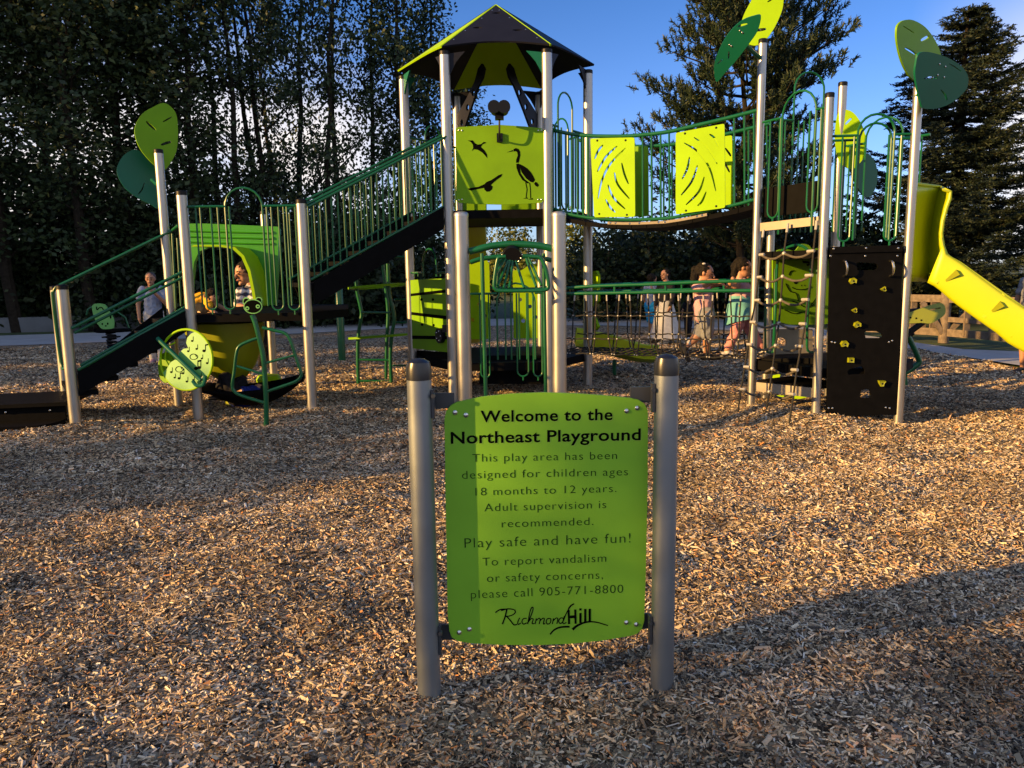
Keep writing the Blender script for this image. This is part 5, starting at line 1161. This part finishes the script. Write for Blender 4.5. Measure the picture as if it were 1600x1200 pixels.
def head(mb, c, r, f, up=V3((0, 0, 1))):
    """skull, jaw, nose, brow, ears; f = facing direction, r = half the head height"""
    f = f.normalized(); s_ = up.cross(f).normalized(); R = Matrix((f, s_, up)).transposed()
    mb.ell(c+up*r*.18, (r*.86, r*.70, r*.80), 0, 16, 12, R); mb.ell(c+f*r*.16-up*r*.38, (r*.62, r*.54, r*.60), 0, 14, 10, R)
    mb.cap(c+f*r*.80+up*r*.12, c+f*r*1.0-up*r*.18, r*.09, r*.14, n=8); mb.ell(c+f*r*.80-up*r*.46, (r*.12, r*.26, r*.10), 0, 10, 6, R); mb.ell(c+f*r*.62-up*r*.80, (r*.22, r*.24, r*.18), 0, 10, 6, R)
    for k in (-1, 1): mb.ell(c+s_*k*r*.71-f*r*.05, (r*.16, r*.08, r*.24), 0, 8, 6, R); mb.ell(c+f*r*.70+s_*k*r*.27+up*r*.22, (r*.12, r*.2, r*.07), 0, 8, 6, R)
    return f, s_, up, R
def eyes(c, r, f, s_, up, parent):
    k = MB()
    for a in (-1, 1): k.ell(c+f*r*.76+s_*a*r*.28+up*r*.06, (r*.10, r*.14, r*.07), 0, 8, 6); k.tube([c+f*r*.84+s_*a*r*.14+up*r*.25, c+f*r*.79+s_*a*r*.28+up*r*.30, c+f*r*.66+s_*a*r*.44+up*r*.25], r*.045, 6)
    k.tube([c+f*r*.86+s_*(-.18*r)-up*r*.47, c+f*r*.93-up*r*.46, c+f*r*.86+s_*(.18*r)-up*r*.47], r*.045, 6, mi=1)
    k.build('face_features', [HAIR, mat('lips', (.22, .06, .05), .5)], parent)
def hand(mb, w, d, n, L_=.15, curl=.5):
    """palm and five bent fingers; w wrist, d pointing direction, n the back of the hand's normal"""
    d = d.normalized(); n = (n-d*n.dot(d)).normalized(); s_ = d.cross(n); a = w+d*L_*.42
    mb.cap(w, w+d*L_*.2, L_*.17, L_*.2, n=8)
    for i, (o_, l) in enumerate(((-.21, .46), (-.07, .52), (.07, .50), (.2, .40))):
        p = a+s_*o_*L_; mb.cap(w+s_*o_*L_*.5+d*L_*.1, p, L_*.10, L_*.085, n=7); j = p+(d*math.cos(curl)-n*math.sin(curl))*L_*l*.5; mb.cap(p, j, L_*.075, L_*.065, n=7)
        mb.cap(j, j+(d*math.cos(curl*2)-n*math.sin(curl*2))*L_*l*.5, L_*.065, L_*.05, n=7)
    t = w+d*L_*.12-s_*L_*.2; mb.cap(w+d*L_*.05, t, L_*.1, L_*.085, n=7); mb.cap(t, t+(d*.7-s_*.5-n*.3).normalized()*L_*.3, L_*.08, L_*.06, n=7)
def limb(mb, J, R_):
    for i in range(len(J)-1): mb.cap(J[i], J[i+1], R_[i], R_[i+1])
def shoe(mb, an, f, s=1.0, pitch=0.0):
    f = V3((f[0], f[1], 0)).normalized(); d = f*math.cos(pitch)+V3((0, 0, -1))*math.sin(pitch); u_ = V3((0, 0, 1))*math.cos(pitch)+f*math.sin(pitch)
    a = an-u_*.035*s; mb.cap(a-d*.045*s, a+d*.06*s, .040*s, .038*s); mb.cap(a+d*.05*s-u_*.008, a+d*.145*s-u_*.014*s, .036*s, .028*s); mb.cap(an, an-u_*.02, .036*s, .04*s)
def dsky(name, c1, c2, sc):                                # checked cloth
    M = bpy.data.materials.new(name); M.use_nodes = True; t = M.node_tree; b = t.nodes['Principled BSDF']; b.inputs['Roughness'].default_value = .85
    tcn = t.nodes.new('ShaderNodeTexCoord'); w1 = t.nodes.new('ShaderNodeTexWave'); w2 = t.nodes.new('ShaderNodeTexWave'); w1.bands_direction = 'Z'; w2.bands_direction = 'X'
    for w_ in (w1, w2): w_.inputs['Scale'].default_value = sc; t.links.new(tcn.outputs['Object'], w_.inputs[0])
    ad = t.nodes.new('ShaderNodeMath'); ad.operation = 'MULTIPLY_ADD'; ad.inputs[1].default_value = .65; rp = t.nodes.new('ShaderNodeValToRGB'); e = rp.color_ramp.elements; rp.color_ramp.interpolation = 'CONSTANT'
    m2_ = t.nodes.new('ShaderNodeMath'); m2_.operation = 'MULTIPLY'; m2_.inputs[1].default_value = .35
    t.links.new(w2.outputs[1], m2_.inputs[0]); t.links.new(w1.outputs[1], ad.inputs[0]); t.links.new(m2_.outputs[0], ad.inputs[2])
    e[0].position = 0; e[0].color = (*c2, 1); e[1].position = .62; e[1].color = (*c1, 1); x = e.new(.40); x.color = (*[(p*.45+q_*.55) for p, q_ in zip(c1, c2)], 1)
    t.links.new(ad.outputs[0], rp.inputs[0]); t.links.new(rp.outputs[0], b.inputs['Base Color']); return M
WHITE = cloth('white_cloth', (.46, .45, .44)); DARKC = cloth('dark_cloth', (.012, .012, .016)); PINK = cloth('pink_cloth', (.44, .27, .33)); GREYC = cloth('grey_cloth', (.19, .20, .23)); TEAL = cloth('teal_cloth', (.11, .31, .35)); BLUEC = cloth('blue_cloth', (.02, .30, .62)); LBLUE = cloth('light_blue_cloth', (.22, .27, .40)); LEGP = cloth('pink_patterned_cloth', (.46, .20, .22)); YELC = cloth('yellow_cloth', (.62, .33, .02)); SHW = mat('white_shoe', (.45, .44, .43), .5, 0, .1, 20); SHB = mat('black_shoe', (.02, .02, .022), .5, 0, .2, 20)

# girl in pink, walking on the net bridge and leaning on the rail
def girl_pink():
    Y = 9.05; P = lambda x, y, d=0: W(x, y, Y+d)
    t = thing('person', 'girl in pink top and grey leggings, hair in a ponytail, on the net bridge', 'girl', tuple(P(1100, 557)))
    hc = P(1101, 427); r = .113; f = V3((.93, -.30, -.22)); up = V3((.2, -.05, 1)).normalized()
    b = MB(); f, s_, up, R = head(b, hc, r, f, up); nk = P(1095, 446)
    b.cap(hc-up*r*.5-f*.02, nk+V3((0, 0, -.02)), .05, .055)
    hip = P(1101, 492); ch = P(1099, 462); limb(b, [nk+V3((0, 0, -.03)), ch, hip], [.06, .095, .10]); 
    shn, shf = P(1090, 450, -.12), P(1100, 450, .12)
    limb(b, [shn, P(1109, 441, -.22), P(1121, 439.5, -.25)], [.047, .040, .028]); hand(b, P(1121, 439.5, -.25), P(1127, 443, -.27)-P(1119, 439.5, -.25), V3((0, -.3, 1)), .13, .35)
    limb(b, [shf, P(1112, 446, .2), P(1124, 443, .1)], [.045, .037, .026]); hand(b, P(1123, 443, .1), V3((1, -.3, -.2)), V3((0, 0, 1)), .12, .4)
    an1, an2 = P(1103, 549), P(1073, 541, .05)
    kn1, kn2 = P(1106, 522, -.04), P(1094, 519, .05)
    limb(b, [hip+V3((0, -.06, 0)), kn1, P(1105, 533, -.03), an1], [.09, .058, .052, .034]); limb(b, [hip+V3((0, .06, 0)), kn2, P(1086, 529, .05), an2], [.09, .058, .05, .034])
    bo = remesh(b, 'body', SKIN, t, .0075, 3); eyes(hc, r, f, s_, up, t)
    k = MB(); limb(k, [nk+V3((0, 0, -.045)), ch, P(1100, 478), P(1101, 493)], [.072, .112, .115, .125]); limb(k, [shn+V3((.0, .02, -.01)), shn.lerp(P(1109, 441, -.22), .35)], [.062, .056]); limb(k, [shf, shf.lerp(P(1112, 446, .2), .4)], [.06, .05]); remesh(k, 'pink_top', PINK, t, .009)
    k = MB(); limb(k, [hip+V3((0, -.06, 0)), kn1.lerp(hip, .12), kn1.lerp(an1, .22)], [.105, .076, .064]); limb(k, [hip+V3((0, .06, 0)), kn2.lerp(hip, .1), kn2.lerp(an2, .15)], [.105, .076, .062]); k.cap(hip+V3((0, -.03, .03)), hip+V3((0, .03, .03)), .11); remesh(k, 'grey_leggings', GREYC, t, .009)
    for an, m_ in ((an1, 0), (an2, 0)):
        pass
    k = MB(); k.cap(an1+V3((0, 0, .05)), an1+V3((0, 0, .02)), .041, .040); k.cap(an2+V3((.05, 0, .05)), an2+V3((.03, 0, .03)), .041, .040); remesh(k, 'socks', WHITE, t, .008)
    k = MB(); shoe(k, P(1104, 553), (1, -.1), 1.0); remesh(k, 'shoe', SHB, t, .007); k = MB(); shoe(k, P(1072, 543, .05), (.75, -.2), 1.0, 1.05); remesh(k, 'shoe', SHB, t, .007)
    k = MB(); k.ell(hc+up*r*.30-f*r*.22, (r*.86, r*.80, r*.80), 0, 16, 12, R); k.cap(hc-f*r*.7+up*r*.35, hc-f*r*1.05+up*r*.2, r*.28, r*.22); limb(k, [hc-f*r*1.05+up*r*.2, P(1085, 432), P(1083.5, 446), P(1086, 456)], [.045, .042, .036, .014]); ho_ = remesh(k, 'hair', HAIR, t, .008, 3)
    MB().ell(P(1089.5, 419), (.016, .02, .016), 0, 8, 6).ell(P(1100, 412, -.08), (.022, .012, .012), 0, 8, 6).build('hair_clips', SHW, t)
girl_pink()
def girl_teal():
    Y = 9.0; P = lambda x, y, d=0: W(x, y, Y+d)
    t = thing('person', 'girl in teal skirt and striped pink leggings beside the net ladder', 'girl', tuple(P(1158, 557)))
    hc = P(1161, 419); r = .113; f = V3((.96, -.18, -.20)); up = V3((.16, 0, 1)).normalized(); b = MB(); f, s_, up, R = head(b, hc, r, f, up); nk = P(1156, 436)
    b.cap(hc-up*r*.5-f*.02, nk, .05, .055); hip = P(1158, 478); ch = P(1157, 450); limb(b, [nk, ch, hip], [.055, .085, .08])
    sh = P(1149, 443, -.13); limb(b, [sh, P(1137, 450, -.10), P(1145, 437.5, -.26)], [.045, .04, .027]); hand(b, P(1145, 435, -.27), V3((.06, -.25, -.5)), V3((0, -1, .3)), .135, .3)
    limb(b, [P(1160, 444, .13), P(1172, 455, .2), P(1180, 446, .1)], [.045, .036, .026])
    a1, a2 = P(1136, 547, -.03), P(1192, 546, .08); k1, k2 = P(1149, 521, -.05), P(1176, 521, .07)
    limb(b, [hip+V3((-.03, -.05, 0)), k1, a1], [.085, .058, .034]); limb(b, [hip+V3((.03, .06, 0)), k2, a2], [.085, .058, .034]); remesh(b, 'body', SKIN, t, .0075, 3); eyes(hc, r, f, s_, up, t)
    k = MB(); limb(k, [nk+V3((0, 0, -.03)), ch, P(1157, 466)], [.07, .118, .115]); limb(k, [sh, sh.lerp(P(1137, 450, -.10), .55)], [.064, .056]); limb(k, [P(1160, 444, .13), P(1166, 450, .16)], [.062, .054]); remesh(k, 'pink_shirt', PINK, t, .009)
    k = MB(); rings = [(1157, 462, .115), (1157, 474, .138), (1158, 488, .162), (1159, 503, .178)]; V_ = []; nn3 = 40
    for i, (x, y, rr_) in enumerate(rings):
        for j in range(nn3): a = 2*math.pi*j/nn3; w_ = 1+.06*i/3*math.sin(7*a); V_.append(P(x, y)+V3((rr_*w_*1.05*math.cos(a), rr_*w_*.95*math.sin(a), .05*i/3*math.cos(a+.8))))
    k.add(V_, [(i*nn3+j, i*nn3+(j+1) % nn3, (i+1)*nn3+(j+1) % nn3, (i+1)*nn3+j) for i in range(3) for j in range(nn3)]); k.build('skirt', TEAL, t, 60)
    k = MB(); limb(k, [hip+V3((-.03, -.05, -.1)), k1, k1.lerp(a1, .85)], [.09, .066, .046]); limb(k, [hip+V3((.03, .06, -.1)), k2, k2.lerp(a2, .85)], [.09, .066, .046]); remesh(k, 'leggings', LEGP, t, .009)
    for an, ff in ((P(1137, 550, -.03), (1, -.1)), (P(1193, 549, .08), (1, 0))): k = MB(); shoe(k, an, ff, 1.08); remesh(k, 'shoe', SHW, t, .007)
    k = MB(); k.ell(hc+up*r*.30-f*r*.22, (r*.86, r*.80, r*.80), 0, 16, 12, R); limb(k, [hc-f*r*.85+up*r*.0, P(1149, 420), P(1147, 429), P(1148, 435)], [.05, .045, .036, .014]); remesh(k, 'hair', HAIR, t, .008, 3); MB().ell(P(1153, 415.5, -.02), (.018, .02, .018), 0, 8, 6).build('hair_tie', SHW, t)
girl_teal()
def man():
    Y = 11.9; P = lambda x, y, d=0: W(x, y, Y+d); t = thing('person', 'dark haired man in checked shirt and dark trousers behind the left deck', 'man', (P(415, 580).x, Y, 0))
    hc = P(383.5, 427); r = .185*1.0; r = .175; f = V3((-.72, -.68, -.16)); up = V3((-.14, -.1, 1)).normalized(); b = MB(); f, s_, up, R = head(b, hc, r, f, up); nk = P(393, 447)
    b.cap(hc-up*r*.5-f*.03, nk, .075, .085); hip = P(412, 507); ch = P(398, 468); limb(b, [nk, ch, hip], [.09, .155, .14])
    shl, shr = P(377, 458, -.1), P(412, 455, .12); el = P(372, 478, -.2); wl_ = P(392, 483, -.45); limb(b, [shl, el, wl_], [.065, .052, .036]); hand(b, wl_, V3((.5, -.5, .1)), V3((0, 0, 1)), .17, .4)
    er = P(418, 474, -.1); wr = P(404, 466, -.4); limb(b, [shr, er, wr], [.065, .052, .036]); hand(b, wr, V3((.6, -.6, -.2)), V3((0, -.2, 1)), .17, .4)
    a1, a2 = P(425, 572, -.03), P(410, 570, .2); k1, k2 = P(413, 540, -.1), P(412, 540, .15)
    limb(b, [hip+V3((-.03, -.08, 0)), k1, a1], [.12, .075, .05]); limb(b, [hip+V3((.02, .09, 0)), k2, a2], [.12, .075, .05]); remesh(b, 'body', SKIN, t, .0085, 3); eyes(hc, r, f, s_, up, t)
    k = MB(); limb(k, [nk+V3((0, 0, -.05)), ch, P(406, 490)], [.11, .185, .17]); limb(k, [shl, el.lerp(shl, .15)], [.095, .078]); limb(k, [shr, er], [.095, .075]); remesh(k, 'checked_shirt', dsky('checked_cloth', (.62, .60, .60), (.03, .035, .07), 3.2), t, .011)
    k = MB(); limb(k, [hip+V3((-.03, -.08, 0)), k1, a1+V3((0, 0, .03))], [.135, .092, .07]); limb(k, [hip+V3((.02, .09, 0)), k2, a2+V3((0, 0, .03))], [.135, .092, .07]); k.cap(hip+V3((-.02, 0, .08)), hip, .15); remesh(k, 'trousers', DARKC, t, .011)
    for an in (V3((a1.x, a1.y, .075)), V3((a2.x, a2.y, .075))): k = MB(); shoe(k, an, (-.5, -.8), 1.35); remesh(k, 'shoe', GREYC, t, .009)
    k = MB(); k.ell(hc+up*r*.34-f*r*.17, (r*.90, r*.80, r*.80), 0, 16, 12, R); k.ell(hc-up*r*.05-f*r*.40, (r*.50, r*.76, r*.60), 0, 16, 12, R); remesh(k, 'hair', HAIR, t, .009, 3)
man()
def simple(name, label, cat, x, yf, Y, Hh, face, top, legs, hair, skirt=None, sleeves=1.0, arm=None, shoes=SHW, vox=.012, long=False, hat=None, stride=.1, legw=1.0, ground=True):
    g0 = W(x, yf, Y); g0 = V3((g0.x, Y, gzf(g0.x, Y) if ground else g0.z)); s = Hh/1.7; f = V3((face[0], face[1], 0)).normalized(); l = V3((-f.y, f.x, 0)); U = lambda a, b_, z: g0+f*a*s+l*b_*s+V3((0, 0, z*s))
    t = thing(name, label, cat, tuple(g0)); b = MB(); hc = U(.03, 0, 1.575); r = .118*s*(1 if Hh > 1.4 else 1.25); f2, s_, up, R = head(b, hc, r, f); nk = U(0, 0, 1.42)
    b.cap(hc-V3((0, 0, r*.5)), nk, .055*s, .06*s); hip = U(0, 0, .92); limb(b, [nk, U(.01, 0, 1.22), hip], [.07*s, .125*s, .13*s])
    aL = arm or [(0.02, .25, 1.12), (.08, .24, .88)]
    for sg in (1, -1):
        sh = U(0, .17*sg, 1.38); J = [sh]+[U(a, b_*(sg if i_ >= 0 else 1), z) for i_, (a, b_, z) in enumerate(aL if sg == 1 or arm is None else [(0.02, .25, 1.12), (.08, .24, .88)])]
        limb(b, J, [.052*s, .042*s, .03*s]); hand(b, J[-1], J[-1]-J[-2], l*sg, .16*s, .35)
    an = [U(stride, .09, .07), U(-stride, -.09, .07)]; kn = [U(stride*.7+.03, .09, .49), U(-stride*.3+.03, -.09, .49)]
    for a, k_, sg in ((an[0], kn[0], 1), (an[1], kn[1], -1)): limb(b, [hip+l*.08*sg*s, k_, a], [.09*s, .06*s, .04*s])
    remesh(b, 'body', SKIN, t, vox*.8, 3); eyes(hc, r, f2, s_, up, t)
    k = MB(); limb(k, [nk-V3((0, 0, .05*s)), U(.01, 0, 1.22), U(0, 0, .95)], [.09*s, .15*s, .15*s])
    for sg in (1, -1):
        J0 = U(0, .17*sg, 1.38); J1 = U(*[(c_ if i_ != 1 else c_*sg) for i_, c_ in enumerate((aL if sg == 1 or arm is None else [(0.02, .25, 1.12)])[0])]); k.cap(J0, J0.lerp(J1, .55*sleeves), .075*s, .066*s)
        if sleeves > 1.5: J2 = U(*[(c_ if i_ != 1 else c_*sg) for i_, c_ in enumerate((aL if sg == 1 or arm is None else [(0, 0, 0), (.08, .24, .88)])[1])]); limb(k, [J0, J1, J1.lerp(J2, .9)], [.075*s, .062*s, .05*s])
    remesh(k, 'top', top, t, vox)
    if skirt:
        k = MB(); V_ = []; n3 = 36; zz_ = (1.0, .75, .4, .12)
        for i, z in enumerate(zz_):
            for j in range(n3): a = 2*math.pi*j/n3; rr_ = (.15+.08*i)*(1+.06*i/3*math.sin(8*a)); V_.append(U(rr_*math.sin(a)*.9, rr_*math.cos(a), z))
        k.add(V_, [(i*n3+j, (i+1)*n3+j, (i+1)*n3+(j+1) % n3, i*n3+(j+1) % n3) for i in range(3) for j in range(n3)]); k.build('long_skirt', skirt, t, 60)
    if legs:
        k = MB(); m_, f_ = legs
        for a, k_, sg in ((an[0], kn[0], 1), (an[1], kn[1], -1)):
            h_ = hip+l*.08*sg*s; limb(k, [h_, h_.lerp(k_, .9)] if f_ < .6 else [h_, k_, a], [.115*s*legw, .095*s*legw] if f_ < .6 else [.11*s, .08*s, .062*s])
        k.cap(hip+V3((0, 0, .06*s)), hip, .145*s); remesh(k, 'shorts' if f_ < .6 else 'trousers', m_, t, vox)
    for a in an: k = MB(); shoe(k, a+V3((0, 0, .015)), f, 1.25*s); remesh(k, 'shoe', shoes, t, vox*.8)
    k = MB(); k.ell(hc+V3((0, 0, r*.34))-f*r*.24, (r*.86, r*.80, r*.80), 0, 14, 10, R)
    if long: k.cap(hc-f*r*.6, hc-f*r*.75-V3((0, 0, r*1.7)), r*.55, r*.4)
    remesh(k, 'hair', hair, t, vox*.8, 3)
    if hat: MB().lathe([(0, r*1.25), (r*.8, r*1.1), (r*.95, r*.55), (r*1.5, r*.45), (r*.9, r*.5)], tuple(hc), 20).build('sun_hat', hat, t)
    return t
HAIRG = mat('greying_hair', (.05, .042, .038), .5, 0, .3, 60)
simple('person', 'woman in pale blue tee raising her hand to her chin at the left stairs', 'woman', 246, 560, 13.6, 1.60, (.25, -.97), LBLUE, (WHITE, 1), HAIRG, arm=[(.10, .27, 1.10), (.26, .06, 1.36)], shoes=mat('mauve_shoe', (.25, .15, .22), .6))
simple('person', 'boy in light blue shirt and bright blue shorts on the far path', 'boy', 1017, 537, 16.6, 1.40, (.75, .65), LBLUE, (BLUEC, .5), HAIR, legw=1.15)
simple('person', 'woman in black jacket and long white skirt beside the boy in blue', 'woman', 1039, 545, 16.0, 1.55, (-.8, -.5), DARKC, None, HAIR, skirt=WHITE, sleeves=1.9, long=True, hat=None)
simple('person', 'small child in dark clothes behind the net bridge', 'child', 1075, 540, 16.9, .95, (-.6, -.8), DARKC, (DARKC, 1), HAIR, vox=.009)
simple('person', 'person in shorts at the right edge below the yellow slide', 'person', 1604, 585, 11.2, 1.65, (-.9, -.2), GREYC, (DARKC, .5), HAIR, shoes=SHB, stride=.02)
# child crouching on the left deck
def crouch():
    Y = 9.0; P = lambda x, y, d=0: W(x, y, Y+d); t = thing('person', 'child in yellow jacket crouching on the left deck, head down', 'child', (P(325, 488).x, Y, zL))
    b = MB(); hc = P(331, 467, -.1); f = V3((.6, -.55, -.6)).normalized(); up = V3((.5, -.3, .8)); up = (up-f*up.dot(f)).normalized(); r = .10; f, s_, up, R = head(b, hc, r, f, up)
    limb(b, [hc-f*.05, P(322, 470), P(309, 474)], [.05, .09, .10]); limb(b, [P(309, 476), P(322, 484, -.15), P(318, 487, -.12)], [.075, .05, .035]); limb(b, [P(309, 476, .1), P(334, 482, .05), P(350, 487, .1)], [.075, .05, .035]); limb(b, [P(324, 470, -.1), P(327, 480, -.2), P(333, 487, -.22)], [.038, .032, .024]); hand(b, P(333, 486, -.22), V3((.7, -.2, -.4)), V3((0, 0, 1)), .11, .3); limb(b, [P(324, 470, .1), P(341, 478, .05), P(357, 486, .1)], [.038, .032, .024]); hand(b, P(357, 486, .1), V3((.8, -.1, -.2)), V3((0, 0, 1)), .11, .3)
    remesh(b, 'body', SKIN, t, .008, 3)
    k = MB(); limb(k, [P(325, 469), P(316, 471), P(307, 477)], [.09, .115, .12]); limb(k, [P(324, 469, -.1), P(327, 479, -.2)], [.05, .045]); remesh(k, 'yellow_jacket', YELC, t, .009)
    k = MB(); limb(k, [P(309, 478), P(322, 484, -.15), P(319, 486, -.12)], [.095, .065, .05]); limb(k, [P(309, 478, .1), P(334, 482, .05), P(348, 486, .1)], [.095, .06, .05]); remesh(k, 'trousers', DARKC, t, .009)
    k = MB(); shoe(k, P(316, 485, -.15), (.9, -.4), .8); remesh(k, 'shoe', cloth('beige_shoe', (.50, .36, .22)), t, .008)
    k = MB(); k.ell(hc+up*r*.3-f*r*.2, (r*.9, r*.82, r*.85), 0, 14, 10, R); remesh(k, 'hair', HAIR, t, .008, 3)
crouch()
def lying():
    t = thing('person', 'child in dark clothes lying in the hammock with knees up', 'child', tuple(W(390, 622, 8.95))); P = lambda x, y, d=0: W(x, y, 8.95+d); b = MB()
    hc = P(404, 611, .05); f = V3((-.5, -.5, .6)); up = V3((.8, .1, .45)); f.normalize(); up = (up-f*up.dot(f)).normalized(); f, s_, up, R = head(b, hc, .10, f, up); limb(b, [P(401, 613), P(386, 619), P(370, 620)], [.055, .10, .10])
    for y_, kx, ky, fx, fy in ((-.1, 352, 592, 345, 614), (.1, 376, 597, 360, 616)): limb(b, [P(368, 619, y_), P(kx, ky, y_), P(fx, fy, y_)], [.08, .06, .036])
    limb(b, [P(394, 614, -.12), P(384, 610, -.2), P(374, 613, -.18)], [.04, .034, .026]); hand(b, P(374, 613, -.18), V3((-1, 0, -.1)), V3((0, 0, 1)), .11, .5); remesh(b, 'body', SKIN, t, .008, 3)
    k = MB(); limb(k, [P(398, 615), P(386, 619), P(370, 620)], [.10, .12, .12]); k.cap(P(394, 614, -.12), P(384, 610, -.2), .055, .048); remesh(k, 'blue_top', cloth('navy_cloth', (.01, .02, .16)), t, .009)
    k = MB()
    for y_, kx, ky, fx, fy in ((-.1, 352, 592, 345, 612), (.1, 376, 597, 360, 614)): limb(k, [P(368, 619, y_), P(kx, ky, y_), P(fx, fy, y_)], [.105, .085, .06])
    remesh(k, 'trousers', DARKC, t, .009); k = MB(); shoe(k, P(344, 616, -.1), (-.8, -.3), .85); shoe(k, P(359, 617, .1), (-.8, -.3), .85); remesh(k, 'shoes', SHB, t, .008)
    k = MB(); k.ell(hc+up*.03-f*.02, (.088, .08, .085), 0, 14, 10, R); remesh(k, 'hair', HAIR, t, .008, 3)
lying()
